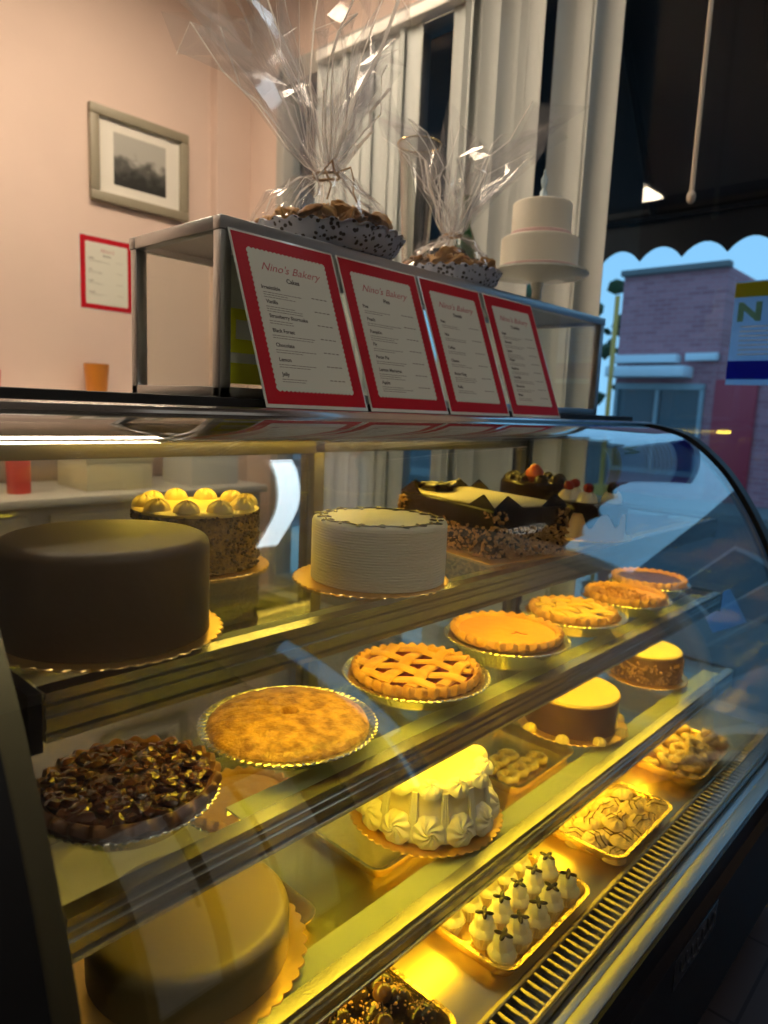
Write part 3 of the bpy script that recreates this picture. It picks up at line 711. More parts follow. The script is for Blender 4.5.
for k in range(7):
    a = rg.uniform(0, 6); M = Matrix.Translation((-.03 + rg.uniform(-.03, .06), .10 + rg.uniform(-.02, .03), HZ + .012)) @ Matrix.Rotation(a, 4, 'Z') @ Matrix.Rotation(pi / 2 + rg.uniform(-.3, .3), 4, 'Y')
    lathe(bm, [(.007, -.018), (.009, -.016), (.009, .016), (.007, .018)], 10, None, M)
link('chocolate_curls', bm, DCHOC, t)
# F: drip cake
t = thing('drip_cake', 'pale cake with dark chocolate drips, farthest at the front of the top shelf', 'cake', (1.50, .735, Z1))
board(t, .100); cake_body('cream_frosting', .083, .078, mat('pink_cream', (.68, .58, .50), .45), t)
def drip(a, r, z):
    if z < .06 and r > .07:
        d = .5 + .5 * sin(9 * a) * (.7 + .3 * sin(4 * a + 1)); return r, .072 - .055 * max(0, d) ** 1.5
    return r, z
bm = BM(); lathe(bm, [(.0835, .03), (.0865, .032), (.0865, .062), (.0865, .078), (.082, .084), (.05, .086), (0, .086)], 108, lambda a, r, z: drip(a, r, z)); link('chocolate_drip', bm, DCHOC, t)
for k, (a, fr) in enumerate(((3.5, 1), (2.5, 0), (4.6, 2), (1.2, 1), (5.6, 0))):
    x, y = .055 * cos(a), .055 * sin(a)
    bm = BM(); rosette(bm, .024, .026, 7, 5); ro = link('cream_swirl', bm, CREAM, t, (x, y, .085))
    bm = BM(); ball(bm, (0, 0, 0), .012, 3, (1, 1, 1 if fr != 2 else 1.3)); link('cherry', bm, mat('cherry_red', (.35, .02, .01), .15) if fr < 2 else DCHOC, ro, (0, 0, .031))
# dark fruit-topped cake behind it
t = thing('strawberry_chocolate_cake', 'dark chocolate cake topped with an orange-red strawberry, behind the drip cake', 'cake', (1.62, .955, Z1))
board(t, .105); cake_body('frosting', .09, .10, DCHOC, t)
bm = BM()
for k in range(8):
    a = 2 * pi * k / 8; rosette(bm, .02, .02, 7, 5, Matrix.Translation((.066 * cos(a), .066 * sin(a), .1025)))
link('chocolate_swirl', bm, DCHOC, t)
bm = BM(); lathe(bm, [(0, 0), (.014, .003), (.024, .016), (.022, .03), (.01, .044), (0, .048)], 24); link('strawberry', bm, mat('strawberry', (.50, .07, .01), .3, bump=.5, bscale=250), t, (-.02, -.01, .10))

# pies
def pan(t, R, h=.030, flute=60):
    bm = BM()
    def fn(a, r, z):
        q = z / h; return r * (1 + .012 * sin(flute * a) * q), z
    lathe(bm, [(0, 0), (R * .72, 0), (R * .80, h * .5), (R * .90, h), (R * .985, h + .001), (R, h + .004), (R * .985, h + .005), (R * .895, h + .003), (R * .79, h * .5 + .002), (R * .71, .002), (0, .002)], flute * 4, fn)
    return link('foil_pan', bm, FOIL, t)
def crust_rim(t, R, z, m=CRUST, n_=30, amp=.10, wid=.15):
    bm = BM(); seg = n_ * 8
    def fn(a, r, zz):
        q = (r - R * (1 - wid)) / (R * wid); w = sin(n_ * a)
        return r + R * .028 * w * max(0, q), zz + .0035 * w * max(0, min(1, q)) * (1 if zz > z else 0)
    lathe(bm, [(R * (1 - wid), z - .012), (R * (1 - wid * .95), z + .001), (R * (1 - wid * .75), z + .008), (R * (1 - wid * .4), z + .011), (R * (1 - wid * .1), z + .008), (R, z + .001), (R * (1 - wid * .25), z - .006), (R * (1 - wid), z - .012)], seg, fn)
    return link('crust_rim', bm, m, t)
def filling(t, R, z, m, name='filling', amp=.002, seed=0, dome=0):
    bm = BM(); prof = [(R * (1 - k / 14), z + dome * (1 - (1 - k / 14) ** 2)) for k in range(14)] + [(0, z + dome)]
    lathe(bm, prof, 72, lambda a, r, zz: (r, zz + amp * noise.noise(Vector((r * cos(a) * 60 + seed, r * sin(a) * 60, 0)))))
    return link(name, bm, m, t)
def lattice(t, R, z, n_=5, w=.019, m=CRUST, rot=0, messy=.0):
    rl = random.Random(5)
    for d in (0, 1):
        for k in range(n_):
            off = (k - (n_ - 1) / 2) * (2 * R / (n_ + .35)) ; L = sqrt(max(0, R * R - off * off)) * .97
            pts = []; N = 30
            for i in range(N + 1):
                s = -L + 2 * L * i / N
                ph = pi * (s / (2 * R / (n_ + .35)) + (n_ - 1) / 2 + k + d)
                zz = z + .0030 * cos(ph) + .002
                a = off + messy * sin(3 * s / R + k); p = (s, a) if d == 0 else (a, s)
                pts.append((p[0] * cos(rot) - p[1] * sin(rot), p[0] * sin(rot) + p[1] * cos(rot), zz))
            bm = BM(); strip(bm, pts, (0, 0, 1), w * rl.uniform(.9, 1.1), .0045); link('lattice_strip', bm, m, t)
# G: pecan pie, nearest on the middle shelf
t = thing('pecan_pie', 'dark glossy pecan pie with crimped crust, nearest on the middle shelf', 'pie', (.362, .722, Z2))
pan(t, .104, .024); crust_rim(t, .104, .034, mat('dark_crust', (.22, .095, .035), .5, bump=.4, bscale=60, col2=(.10, .04, .02), vscale=30), 26); filling(t, .090, .036, PECAN, amp=.004, dome=.006)
bm = BM(); rg = random.Random(11)
for k in range(230):
    a = rg.uniform(0, 2 * pi); r = .088 * sqrt(rg.random()); M = Matrix.Rotation(rg.uniform(0, 6), 3, 'Z') @ Matrix.Rotation(rg.uniform(-.5, .5), 3, 'X')
    ball(bm, (r * cos(a), r * sin(a), .042 + rg.uniform(0, .006)), rg.uniform(.0055, .0085), 2, (1.35, .8, .55), .35, rg, M)
o = link('pecan_pieces', bm, PECAN, t); o['kind'] = 'stuff'
# H: big sugar-dusted pie with a hole
t = thing('double_crust_pie', 'large golden closed pie with a small centre hole on the middle shelf', 'pie', (.618, .742, Z2))
pan(t, .130, .022, 70)
bm = BM(); RH = .118; prof = [(0, .006), (RH * .8, .008), (RH * .97, .015), (RH, .022)]
for k in range(1, 49):
    a = pi / 2 * k / 48; prof.append((RH * (.12 + .88 * cos(a) ** .9) if k < 48 else RH * .12, .022 + .020 * sin(a) ** .8))
prof += [(RH * .105, .040), (RH * .10, .030), (0, .028)]
lathe(bm, prof, 240, lambda a, r, z: (r * (1 + .008 * noise.noise(Vector((cos(a) * 2, sin(a) * 2, z * 30)))), z + .0016 * noise.noise(Vector((r * cos(a) * 60, r * sin(a) * 60, 2))) + (.0016 * abs(noise.noise(Vector((r * cos(a) * 170, r * sin(a) * 170, 5)))) if r < .115 else 0)))
link('top_crust', bm, CRUSTD, t)
bm = BM(); lathe(bm, [(.011, .031), (.006, .034), (0, .035)], 24); link('apple_filling', bm, mat('apple_filling', (.62, .38, .18), .25), t)
bm = BM(); rg = random.Random(8)
for k in range(11):
    a = 2 * pi * k / 11
    for s in range(3):
        r = .035 + .018 * s; M = Matrix.Rotation(a + .5 * s, 3, 'Z'); zz = .022 + .020 * sin(math.acos(max(0, min(1, ((r / .118 - .12) / .88)))) ) ** .8
        ball(bm, (r * cos(a + .2 * s), r * sin(a + .2 * s), zz - .0002), .0072, 2, (1.5, .45, .16), .2, rg, M)
link('pastry_leaves', bm, CRUSTD, t)
# I: berry lattice pie
t = thing('cherry_lattice_pie', 'golden wide-lattice pie with dark berry filling, centre of the middle shelf', 'pie', (.900, .738, Z2))
pan(t, .129, .026, 64); crust_rim(t, .112, .033, CRUST, 34, wid=.12); filling(t, .100, .031, BERRY, amp=.003)
lattice(t, .101, .037, 4, .0215, CRUST, .35)
# J: pumpkin pie
t = thing('pumpkin_pie', 'plain orange pumpkin pie with crimped crust in a foil pan on the middle shelf', 'pie', (1.172, .730, Z2))
pan(t, .126, .036, 64); crust_rim(t, .112, .047, CRUST, 30, wid=.15); filling(t, .097, .050, PUMP, 'custard', amp=.0008)
bm = BM(); tube(bm, [(-.012, -.02, .0505), (-.004, -.024, .051), (.003, -.018, .051), (.002, -.034, .0505), (.008, -.044, .0505)], .0009, 5); link('surface_crack', bm, BERRY, t)
# K: apple/berry lattice
t = thing('apple_lattice_pie', 'yellow pie with rough chunky lattice, beyond the pumpkin pie on the middle shelf', 'pie', (1.462, .735, Z2))
pan(t, .122, .028, 64); crust_rim(t, .100, .034, CRUST, 26, wid=.14); filling(t, .088, .033, mat('apple_dark', (.28, .14, .04), .3, bump=.6, bscale=60), amp=.004)
lattice(t, .090, .038, 4, .024, mat('yellow_crust', (.80, .52, .12), .5, bump=.35, bscale=50, var=.2, vscale=30), .7, .006)
# L: crumb pie and custard pie
t = thing('crumb_pie', 'pie half covered with nut crumble near the far end of the middle shelf', 'pie', (1.705, .715, Z2))
pan(t, .112, .028, 60); crust_rim(t, .100, .036, CRUST, 28, wid=.13); filling(t, .088, .036, mat('amber_filling', (.62, .28, .07), .35, bump=.3, bscale=60), amp=.001)
bm = BM(); pts = []
for k in range(300):
    a = rg.uniform(0, 2 * pi); r = .086 * sqrt(rg.random()); x, y = r * cos(a), r * sin(a)
    if x - y * .3 < .03: pts.append((x, y, .038 + rg.uniform(0, .008)))
crumbs(bm, pts, .0052, rg); o = link('crumble_topping', bm, mat('crumble', (.52, .27, .14), .7, col2=(.34, .15, .08), vscale=80), t); o['kind'] = 'stuff'
t = thing('chocolate_cream_pie', 'dark-topped pie with a golden rim, farthest on the middle shelf', 'pie', (1.925, .745, Z2))
pan(t, .110, .028, 60); crust_rim(t, .100, .038, CRUST, 28, wid=.14); filling(t, .087, .040, mat('chocolate_filling', (.09, .035, .03), .3, bump=.1, bscale=40), amp=.001)

# shelf 3 cakes
t = thing('caramel_cake', 'wide smooth olive-brown frosted cake on a gold board, nearest on the bottom shelf', 'cake', (.433, .705, Z3))
board(t, .150); cake_body('frosting', .125, .062, mat('caramel_frosting', (.20, .15, .065), .42, bump=.12, bscale=70), t, edge=.016)
# N rosette cake
t = thing('white_rosette_cake', 'white cake ringed with large piped rosettes on a gold board, centre of the bottom shelf', 'cake', (.900, .700, Z3))
board(t, .137, 52)
cake_body('frosting', .108, .096, mat('butter_cream', (.82, .72, .48), .5, bump=.35, bscale=90, sss=.1), t, cone=.93, edge=.010)
for k in range(13):
    a = 2 * pi * k / 13
    M = Matrix.Translation((.108 * cos(a), .108 * sin(a), .027)) @ Matrix.Rotation(a, 4, 'Z') @ Matrix.Rotation(radians(72), 4, 'Y')
    bm = BM(); rosette(bm, .0285, .020, 8, 9, M, 16, 128); link('icing_rosette', bm, CREAM, t)
    a2 = a + pi / 13; bm = BM()
    for s in (-1, 0, 1):
        pts = []; rad = []
        for i in range(8):
            f = i / 7; rr = .114 - .012 * f; pts.append((rr * cos(a2 + s * .045 * (1 - .3 * f)), rr * sin(a2 + s * .045 * (1 - .3 * f)), .012 + .078 * f)); rad.append(.0046 * (1 - .45 * f))
        tube(bm, pts, rad, 7)
    link('piped_column', bm, CREAM, t)
    M = Matrix.Translation((.096 * cos(a), .096 * sin(a), .093)) @ Matrix.Rotation(a, 4, 'Z') @ Matrix.Rotation(radians(25), 4, 'Y')
    bm = BM(); rosette(bm, .020, .015, 6, 4, M, 7, 42); link('rim_shell', bm, CREAM, t)
# O choc sides
t = thing('mocha_cake', 'round cake with dark chocolate sides and smooth tan top on the bottom shelf', 'cake', (1.425, .700, Z3))
board(t, .128); cake_body('chocolate_sides', .104, .076, mat('mocha_side', (.10, .045, .022), .3, bump=.2, bscale=30), t, edge=.004)
bm = BM(); lathe(bm, [(.104, .074), (.106, .078), (.103, .083), (.06, .0835), (0, .0835)], 72); link('tan_icing', bm, mat('tan_icing', (.68, .46, .20), .4), t)
bm = BM(); bmf = bm
for k in range(9):
    a = 2 * pi * k / 9; rosette(bm, .016, .014, 6, 5, Matrix.Translation((.117 * cos(a), .117 * sin(a), .003)))
link('base_rosettes', bm, MATS['yellow_cream'], t)
t = thing('nut_cake', 'small nut-coated brown cake with cream top, farthest on the bottom shelf', 'cake', (1.855, .70, Z3))
board(t, .110); cake_body('brown_frosting', .090, .072, mat('brown_frosting', (.13, .06, .02), .5, bump=.5, bscale=80), t)
bm = BM(); crumbs(bm, [(.091 * cos(a), .091 * sin(a), rg.uniform(.005, .06)) for a in [rg.uniform(0, 2 * pi) for _ in range(420)]], .005, rg); o = link('nut_coating', bm, NUTS, t); o['kind'] = 'stuff'
bm = BM(); lathe(bm, [(.084, .073), (.088, .077), (.083, .081), (0, .082)], 60); link('cream_top', bm, MATS['cream_top_yellow'], t)
t = thing('small_fruit_pie', 'golden pie at the back of the bottom shelf behind the olive-brown cake', 'pie', (.655, .905, Z3))
pan(t, .100, .024, 50); crust_rim(t, .092, .030, CRUST, 26); filling(t, .080, .031, mat('peach_filling', (.66, .33, .06), .3, bump=.5, bscale=60), amp=.003)

# ------------------------------------------------------------------ deck trays
def tray(x, y, lx, ly, label):
    t = thing('foil_tray', label, 'tray', (x, y, ZD), group=None)
    bm = BM()
    def rr(lx, ly, r, z):
        L = []
        for cx, cy, a0 in ((1, 1, 0), (-1, 1, pi / 2), (-1, -1, pi), (1, -1, 3 * pi / 2)):
            for k in range(7):
                a = a0 + pi / 2 * k / 6; L.append(bm.verts.new((cx * (lx / 2 - r) + r * cos(a), cy * (ly / 2 - r) + r * sin(a), z)))
        return L
    rings = [rr(lx - .03, ly - .03, .02, .001), rr(lx - .012, ly - .012, .025, .024), rr(lx, ly, .03, .025), rr(lx, ly, .03, .028), rr(lx - .014, ly - .014, .024, .0275), rr(lx - .033, ly - .033, .018, .004)]
    bm.faces.new(rings[0])
    for A, B in zip(rings[:-1], rings[1:]):
        for k in range(28): bm.faces.new((A[k], A[(k + 1) % 28], B[(k + 1) % 28], B[k]))
    bm.faces.new(rings[-1]); link('tray_body', bm, mat('gold_tray', (.86, .62, .25), .25, .9, bump=.5, bscale=70), t)
    return t
TW, TD = .275, .215; YT = .562
tray(.560, YT, TW, TD, 'gold foil tray of chocolate truffles on the case deck, nearest of the front row')
tray(.942, YT, TW, TD, 'gold foil tray of cream cups with chocolate bows on the case deck')
tray(1.318, YT, TW, TD, 'gold foil tray of drizzled swirl cookies on the case deck')
tray(1.722, YT, TW, TD, 'gold foil tray of ring cookies on the case deck, farthest of the front row')
tray(.560, .86, TW, .24, 'gold foil tray behind the truffle tray on the case deck')
tray(.965, .86, TW, .24, 'gold foil tray behind the cream cup tray on the case deck')
tray(1.385, .84, TW, .24, 'gold foil tray behind the swirl cookie tray on the case deck')
rg = random.Random(21)
ZT = ZD + .004
# truffles
tr0 = None; k = 0
for j in range(4):
    for i in range(6):
        x = .56 - .10 + .040 * i + rg.uniform(-.004, .004); y = YT - .062 + .042 * j + rg.uniform(-.004, .004)
        if tr0 is None:
            tr0 = thing('chocolate_truffle', 'dark chocolate truffle sprinkled with nuts in the nearest foil tray', 'truffle', (x, y, ZT), group='truffles in the nearest tray')
            bm = BM(); ball(bm, (0, 0, .019), .021, 3, (1, 1, .92), .06, rg); link('chocolate_shell', bm, DCHOC, tr0)
            bm = BM(); pts = []
            for q in range(34):
                a = rg.uniform(0, 2 * pi); f = rg.uniform(.1, 1.2); pts.append((.0205 * sin(f) * cos(a), .0205 * sin(f) * sin(a), .019 + .0195 * cos(f)))
            crumbs(bm, pts, .0022, rg); o = link('nut_sprinkles', bm, NUTS, tr0); o['kind'] = 'stuff'
        else: dup(tr0, (x, y, ZT), rg.uniform(0, 6), scale=rg.uniform(.92, 1.08))
# second layer of truffles, plain dipped cherries with stems
ch0 = None
for i in range(5):
    x = .50 + .034 * i; y = YT - .045 + .035 * (i % 3)
    z = ZT + .031
    if ch0 is None:
        ch0 = thing('dipped_cherry', 'chocolate-dipped cherry with a thin stem lying on the truffles', 'candy', (x, y, z), group='dipped cherries on the truffles')
        bm = BM(); ball(bm, (0, 0, .012), .014, 3, (1, 1, .95), .03, rg); link('chocolate_shell', bm, mat('milk_chocolate', (.09, .04, .018), .2), ch0)
        bm = BM(); tube(bm, [(0, 0, .024), (.002, .001, .036), (.006, .002, .05)], .0008, 5); link('stem', bm, mat('stem_brown', (.12, .07, .02), .6), ch0)
    else: dup(ch0, (x, y, z), rg.uniform(0, 6))
# cream cups
c0 = None
for j in range(4):
    for i in range(5):
        x = .942 - .100 + .050 * i + (.012 if j % 2 else -.005); y = YT - .073 + .048 * j + rg.uniform(-.003, .003)
        if c0 is None:
            c0 = thing('cream_cup', 'white cream dome with a crossed chocolate bow in a pale paper cup', 'pastry', (x, y, ZT), group='cream cups in the second tray')
            bm = BM(); lathe(bm, [(0, 0), (.014, 0), (.0225, .024), (.0215, .024), (.013, .002), (0, .002)], 96, lambda a, r, z: (r * (1 + .05 * sin(24 * a) * z / .024), z)); link('paper_cup', bm, mat('paper_cup', (.78, .68, .48), .7), c0)
            bm = BM(); lathe(bm, [(.0205, .018), (.0215, .024), (.0195, .030), (.0155, .034), (.0150, .040), (.0145, .046), (.0105, .052), (.005, .0545), (0, .055)], 40, lambda a, r, z: (r * (1 + .05 * sin(8 * a + z * 150)), z)); link('cream_dome', bm, CREAM, c0)
            bm = BM()
            for s in (0, 1):
                for g in (-1, 1):
                    M = Matrix.Rotation(s * pi / 2 + .3, 3, 'Z'); p = M @ Vector((g * .0068, 0, 0)); ball(bm, (p.x, p.y, .0545), .0072, 2, (1.2, .55, .40), 0, rg, M)
            ball(bm, (0, 0, .0555), .003, 2, (1, 1, .7)); link('chocolate_bow', bm, DCHOC, c0)
        else: dup(c0, (x, y, ZT), rg.uniform(-.5, .5))
# swirl cookies
s0 = None
for j in range(5):
    for i in range(6):
        lay = (j + i) % 2
        x = 1.318 - .104 + .0415 * i; y = YT - .078 + .039 * j
        z = ZT + .004 + .010 * lay
        if s0 is None:
            s0 = thing('swirl_cookie', 'piped swirl butter cookie with chocolate drizzle in the third tray', 'cookie', (x, y, z), group='swirl cookies in the third tray')
            bm = BM(); rosette(bm, .026, .016, 7, 5); lathe(bm, [(.0234, .0), (.024, -.003), (0, -.003)], 30); link('cookie', bm, mat('butter_cookie', (.78, .58, .30), .55, bump=.2, bscale=120), s0)
            bm = BM()
            for q in range(2): tube(bm, [(-.020, -.012 + .011 * q, .010), (-.008, -.008 + .011 * q, .0165), (.004, -.012 + .011 * q, .0175), (.018, -.007 + .011 * q, .011)], .0010, 5)
            link('chocolate_drizzle', bm, MATS['milk_chocolate'], s0)
        else: dup(s0, (x, y, z), rg.uniform(0, 6), rot=(rg.uniform(-.35, .35), rg.uniform(-.35, .35), rg.uniform(0, 6)))
# ring cookies
r0 = None
for k in range(26):
    i = k % 6; j = (k // 6) % 4; lay = k // 18
    x = 1.722 - .10 + .040 * i + (.02 if lay else 0); y = YT - .07 + .046 * j - (.12 if lay and j > 2 else 0); z = ZT + .010 + (.020 if (i + j) % 2 else 0) + .012 * lay
    if r0 is None:
        r0 = thing('ring_cookie', 'sugared ring cookie in the farthest front tray', 'cookie', (x, y, z), group='ring cookies in the farthest tray')
        bm = BM(); pts = [(.018 * cos(a), .018 * sin(a), 0) for a in [2 * pi * q / 28 for q in range(28)]]
        tube(bm, pts, [.0085 + .0012 * sin(q * pi / 2) for q in range(28)], 10, closed=True); link('cookie', bm, mat('ring_cookie', (.74, .55, .32), .6, bump=.4, bscale=140, col2=(.50, .32, .15), vscale=80), r0)
        bm = BM(); crumbs(bm, [(.018 * cos(a) + rg.uniform(-.004, .004), .018 * sin(a) + rg.uniform(-.004, .004), .008) for a in [rg.uniform(0, 6.28) for _ in range(24)]], .0016, rg); o = link('sugar_grains', bm, WHITE, r0); o['kind'] = 'stuff'
    else: dup(r0, (x, y, z), rot=(rg.uniform(-.4, .4), rg.uniform(-.4, .4), rg.uniform(0, 6)))
# back trays: parchment and a few cookies
for x, y in ((.965, .86),):
    bm = BM(); v = box(bm, -.11, .11, -.09, .09, 0, .001); tag(link('parchment_sheet', bm, mat('parchment', (.62, .48, .25), .7, bump=.6, bscale=60), None, (x, y, ZD + .0045), smooth=False), 'crinkled parchment sheet lying in the tray behind the cream cups', 'paper')
for k in range(7): dup(r0, (1.385 - .09 + .042 * (k % 4) + .01, .84 - .06 + .055 * (k // 4), ZT + .010), rg.uniform(0, 6), 'sugared ring cookie in the tray behind the swirl cookies', 'ring cookies in the back tray')
for k in range(5): dup(s0, (.56 - .08 + .05 * (k % 3), .86 - .05 + .06 * (k // 3), ZT + .004), rg.uniform(0, 6), 'drizzled swirl cookie in the tray behind the truffles', 'swirl cookies in the back tray')

# ------------------------------------------------------------------ wrapped pastry platters on the box
LACE = bpy.data.materials.new('paper_lace'); LACE.use_nodes = True; n = LACE.node_tree; b = n.nodes['Principled BSDF']
b.inputs['Roughness'].default_value = .6
t_ = n.nodes.new('ShaderNodeTexCoord'); v_ = n.nodes.new('ShaderNodeTexVoronoi'); v_.inputs['Scale'].default_value = 95; n.links.new(t_.outputs['Object'], v_.inputs['Vector'])
r_ = n.nodes.new('ShaderNodeValToRGB'); n.links.new(v_.outputs['Distance'], r_.inputs[0])
r_.color_ramp.interpolation = 'CONSTANT'; r_.color_ramp.elements[0].color = (.05, .045, .05, 1); r_.color_ramp.elements[1].position = .36; r_.color_ramp.elements[1].color = (.42, .46, .58, 1)
n.links.new(r_.outputs[0], b.inputs['Base Color'])
def sheet_bm(R, z_at, seed, neck, neckr, flare, nu=110, crumple=.012, crease=None):
    """cellophane: skirt over the food, neck, flared top"""
    bm = BM(); rows = []
    rq = random.Random(seed); ph = [rq.uniform(0, 6) for _ in range(6)]
    K = 9; L = flare[0]
    vs = [0, .15, .3, .45, .6, .75, .88, 1.0]
    for s in vs:      # skirt from rim to neck
        row = []
        for u in range(nu):
            a = 2 * pi * u / nu; f = s
            r = R * (1 - f) ** .75 + neckr * f; z = .045 + (neck - .045) * f ** .85
            pl = (.10 * (1 if u % 2 else -1) * f + .04 * sin(13 * a + ph[0])) * (.3 + f)
            r *= 1 + pl
            q_ = Vector((r * cos(a), r * sin(a), z)); q_ += noise.noise_vector(q_ * 30) * .016 * (.3 + f) + Vector((0, 0, .014 * sin(3 * a + ph[1]) * f * (1 - f) * 4))
            row.append(bm.verts.new(q_))
        rows.append(row)
    for s in (.08, .2, .38, .58, .8, 1.0):
        row = []
        for u in range(nu):
            a = 2 * pi * u / nu
            ln, out, lean = flare_at(a, flare, ph)
            r = neckr + out * s ** 1.1; z = neck + ln * s - .25 * out * s * s * s
            pl = (.26 * (1 if u % 2 else -1) + .20 * sin(K * a + ph[1]) + .16 * sin(17 * a + ph[2])) * (1 - .35 * s)
            r *= 1 + pl
            nz = crumple * (1 + 2 * s)
            p = Vector((r * cos(a), r * sin(a), z))
            d = noise.noise_vector(p * 14 + Vector((seed, 0, 0))) * nz * 1.6
            row.append(bm.verts.new(p + d + Vector((rq.uniform(-1, 1), rq.uniform(-1, 1), rq.uniform(-1, 1))) * nz * .35))
        rows.append(row)
    if crease is not None:
        for u in range(0, nu):
            if rq.random() < .50:
                k0 = rq.choice((2, 4, 7, 8)); k1 = rq.choice((11, 12, 13, 13, 13)); w0 = rq.choice((.0006, .0008, .0011, .0016, .0030))
                pts = [rows[k][(u + 0) % nu].co.copy() for k in range(k0, k1 + 1)]
                strip(crease, pts, (rq.uniform(-1, 1), rq.uniform(-1, 1), .3), w0 * 2.2, w0 * .5)
            if rq.random() < .30:
                k = rq.choice((2, 3, 4, 5, 10, 11, 12, 13)); L_ = rq.choice((2, 3))
                pts = [rows[k][(u + j) % nu].co.copy() if j % 2 else rows[max(1, k - 1)][(u + j) % nu].co.copy() for j in range(L_)]
                strip(crease, pts, (rq.uniform(-1, 1), rq.uniform(-1, 1), .3), .0018, .0006)
    for A, B in zip(rows[:-1], rows[1:]):
        for u in range(nu):
            u2 = (u + 1) % nu
            if rq.random() < .5: bm.faces.new((A[u], A[u2], B[u2])); bm.faces.new((A[u], B[u2], B[u]))
            else: bm.faces.new((A[u], A[u2], B[u])); bm.faces.new((A[u2], B[u2], B[u]))
    return bm
def flare_at(a, fl, ph):
    ln0, out0, lobes = fl
    ln = ln0 * (1 + .22 * sin(4 * a + ph[3]) + .10 * sin(9 * a + ph[4])); out = out0 * (1 + .25 * sin(4 * a + ph[3]) + .15 * sin(7 * a + ph[5]))
    for la, lw, lo, ll in lobes:
        d = (a - la + pi) % (2 * pi) - pi; g = math.exp(-d * d / (2 * lw * lw)); out += lo * g; ln += ll * g
    return ln, out, 0
def platter(name, label, loc, R, neck, flare, seed, nfood):
    t = thing(name, label, 'pastry platter', loc)
    bm = BM(); lathe(bm, [(0, 0), (R * .72, 0), (R * .80, .003), (R * .92, .020), (R * .97, .040), (R, .042), (R * .955, .044), (R * .90, .024), (R * .78, .008), (0, .006)], 224, lambda a, r, z: (r * (1 + (.02 * sin(28 * a) if r > .9 * R else 0)), z + (.003 * sin(28 * a + 1) if r > .9 * R else 0)))
    link('lace_doily', bm, LACE, t)
    rq = random.Random(seed)
    return t
def biscuit_pile(loc, R, nfood, seed, grp, label):
    rq = random.Random(seed); out = None; Rr = R * .92
    protos = []
    for k in range(nfood):
        a = rq.uniform(0, 2 * pi); q = sqrt(rq.random()); r = Rr * q * .95; z = (.022 if q < .75 else .036) + (.026 + .046 * (1 - q ** 2)) * rq.uniform(.3, 1)
        p = (loc[0] + r * cos(a), loc[1] + r * sin(a), loc[2] + z)
        rot = (rq.uniform(-.6, .6), rq.uniform(-.6, .6), rq.uniform(0, 6))
        if len(protos) < 2:
            o = thing('biscuit', label[len(protos)], 'cookie', p, group=grp[len(protos)], rot=rot)
            bm = BM(); ball(bm, (0, 0, 0), .024, 3, (1, .8, .42), .25, rq); link('dough', bm, mat('biscuit%d' % len(protos), (.60, .36, .13) if not protos else (.40, .19, .06), .6, bump=.6, bscale=80, col2=(.42, .20, .06) if not protos else (.10, .045, .02), vscale=45), o)
            bm = BM(); crumbs(bm, [(.018 * cos(b_) * c, .014 * sin(b_) * c, .009) for b_, c in [(rq.uniform(0, 6.28), rq.random()) for _ in range(12)]], .0028, rq); link('topping', bm, DCHOC if protos else MATS['butter_cookie'], o)
            protos.append(o)
        else: dup(protos[k % 2], (p[0], p[1], p[2]), rot=rot, scale=rq.uniform(.8, 1.15))
zt = bz1 + .0005
P1 = (.998, 1.122, zt); P2 = (1.425, 1.125, zt)
t = platter('wrapped_cookie_platter', 'larger cellophane-wrapped cookie platter, above the first two menu signs', P1, .165, .17, None, 1, 40)
bm = sheet_bm(.158, 0, 4, .165, .022, (.30, .10, [(radians(165), .55, .22, .10), (radians(215), .3, .10, .05), (radians(20), .4, .03, -.05)]), 84, .014, cr := BM())
link('cellophane_wrap', bm, CELLO, t, smooth=False, recalc=False); o = link('cellophane_creases', cr, CREASE, t, smooth=False); o['kind'] = 'stuff'
bm = BM(); tube(bm, [(.026 * cos(a), .026 * sin(a), .163 + .002 * sin(3 * a)) for a in [2 * pi * k / 24 for k in range(24)]], .003, 6, closed=True)
for s in (-1, 1): tube(bm, [(0, -.026, .163), (s * .025, -.045, .178), (s * .04, -.04, .160), (s * .03, -.05, .13), (s * .045, -.055, .10)], .002, 5)
link('ribbon_tie', bm, mat('gold_ribbon', (.40, .24, .10), .35), t)
biscuit_pile(P1, .156, 72, 3, ('golden biscuits on the nearer platter', 'chocolate-chip biscuits on the nearer platter'),
             ('golden biscuit under the cellophane of the nearer wrapped platter', 'dark-speckled biscuit under the cellophane of the nearer wrapped platter'))
t = platter('wrapped_pastry_platter', 'smaller cellophane-wrapped pastry platter on a lace doily, beside the tiered cake', P2, .128, .14, None, 2, 26)
bm = sheet_bm(.124, 0, 9, .135, .018, (.20, .085, [(radians(-60), .35, .13, .10), (radians(150), .5, .06, .10), (radians(60), .4, -.02, -.04)]), 66, .012, cr := BM())
link('cellophane_wrap', bm, CELLO, t, smooth=False, recalc=False); o = link('cellophane_creases', cr, CREASE, t, smooth=False); o['kind'] = 'stuff'
bm = BM(); tube(bm, [(.021 * cos(a), .021 * sin(a), .133) for a in [2 * pi * k / 24 for k in range(24)]], .003, 6, closed=True)
link('ribbon_tie', bm, MATS['gold_ribbon'], t)
biscuit_pile(P2, .122, 46, 6, ('golden biscuits on the smaller platter', 'chocolate-chip biscuits on the smaller platter'),
             ('golden biscuit under the cellophane of the smaller wrapped platter', 'dark-speckled biscuit under the cellophane of the smaller wrapped platter'))
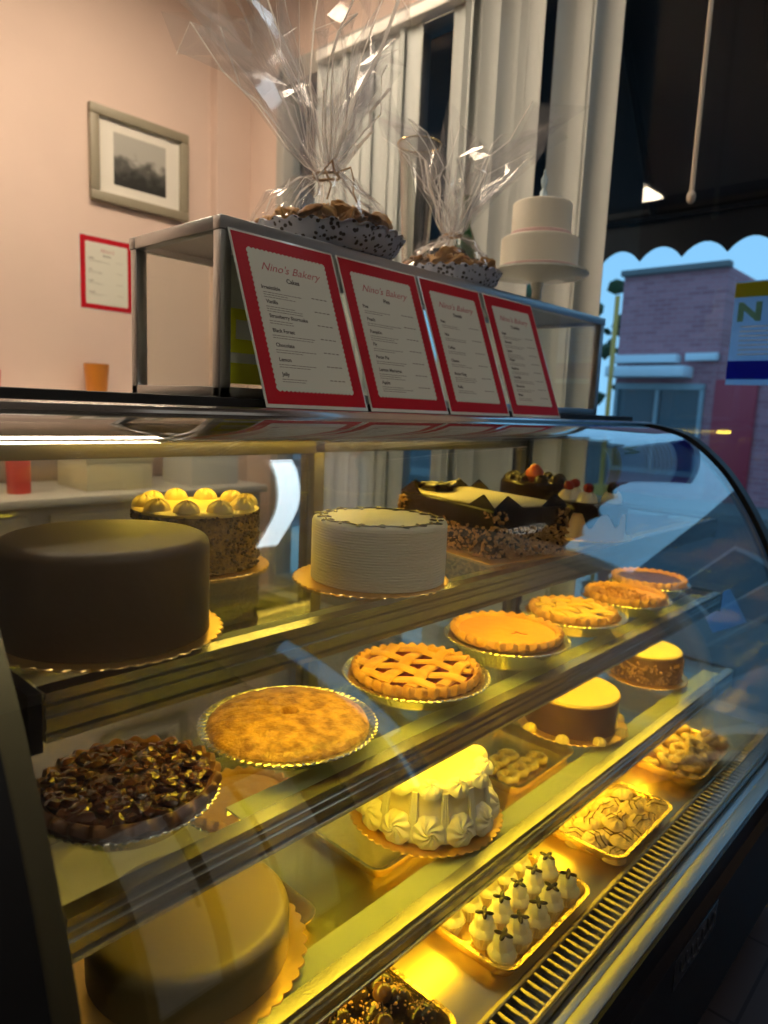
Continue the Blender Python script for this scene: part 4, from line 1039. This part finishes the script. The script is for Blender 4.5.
# tall glass behind
t = thing('tall_glass', 'tall clear glass with a gold rim standing behind the smaller wrapped platter', 'glass', (1.468, 1.285, zt))
bm = BM(); lathe(bm, [(0, 0), (.032, 0), (.032, .008), (.030, .02), (.040, .19), (.050, .35), (.058, .392), (.056, .392), (.048, .35), (.038, .19), (.028, .024), (0, .018)], 40); link('glass_body', bm, PLASTIC, t)
bm = BM(); tube(bm, [(.057 * cos(a), .057 * sin(a), .392) for a in [2 * pi * k / 32 for k in range(32)]], .0022, 6, closed=True); link('gold_rim', bm, mat('gold_rim', (.8, .55, .2), .25, 1), t)
bm = BM(); lathe(bm, [(0, 0), (.030, 0), (.032, .01), (.032, .16), (.026, .19), (.012, .225), (.011, .29), (.0135, .292), (.0135, .305), (0, .305)], 32)
tag(link('green_bottle', bm, mat('green_glass', (.02, .09, .03), .12, coat=.5), None, (1.66, 1.262, zt)), 'dark green glass bottle standing between the wrapped platter and the tiered cake', 'bottle')
# cake stand and tiered cake
CS = (1.845, 1.13, zt)
bm = BM(); lathe(bm, [(0, 0), (.062, 0), (.060, .006), (.035, .018), (.016, .035), (.013, .06), (.020, .085), (.05, .096), (.135, .104), (.146, .110), (.144, .116), (.13, .112), (0, .112)], 128, lambda a, r, z: (r * (1 + (.012 * sin(24 * a) if r > .12 else 0)), z))
tag(link('cake_stand', bm, mat('stand_glass', (.55, .57, .52), .2), None, CS), 'pale pedestal cake stand with a rippled rim under the tiered cake', 'cake stand')
t = thing('tiered_cake', 'two-tier cream cake with pale pink ribbons on a pedestal stand', 'cake', (CS[0], CS[1], CS[2] + .1125))
IV = mat('ivory_fondant', (.80, .76, .64), .55, bump=.05, bscale=60); PR = mat('pink_ribbon', (.62, .42, .40), .4)
cake_body('bottom_tier', .112, .095, IV, t, z=0, edge=.006); cake_body('top_tier', .085, .098, IV, t, z=.095, edge=.006)
bm = BM(); lathe(bm, [(.1125, .001), (.1145, .003), (.1145, .014), (.1125, .016)], 72); lathe(bm, [(.0855, .0955), (.0885, .098), (.0885, .107), (.0855, .110)], 72); link('ribbon_band', bm, PR, t)
bm = BM()
for k in range(7):
    a = 2 * pi * k / 6 if k < 6 else 0; r = .014 if k < 6 else 0
    rosette(bm, .013, .012, 5, 4, Matrix.Translation((r * cos(a), r * sin(a), .193 + (.006 if k == 6 else 0))))
link('flower_topper', bm, mat('dusty_rose', (.45, .22, .15), .5), t)
bm = BM(); lathe(bm, [(0, .2), (.010, .2), (.011, .225), (.005, .235), (.009, .25), (.010, .262), (.004, .272), (.003, .285), (0, .29)], 20); link('crystal_figure', bm, mat('crystal', (.45, .6, .7), .15), t)
bm = BM()
for k in range(3): rosette(bm, .018, .02, 5, 4, Matrix.Translation((.118 * cos(-.4 + .25 * k), .118 * sin(-.4 + .25 * k), .0)))
link('side_flower', bm, mat('ochre_flower', (.50, .34, .12), .5), t)
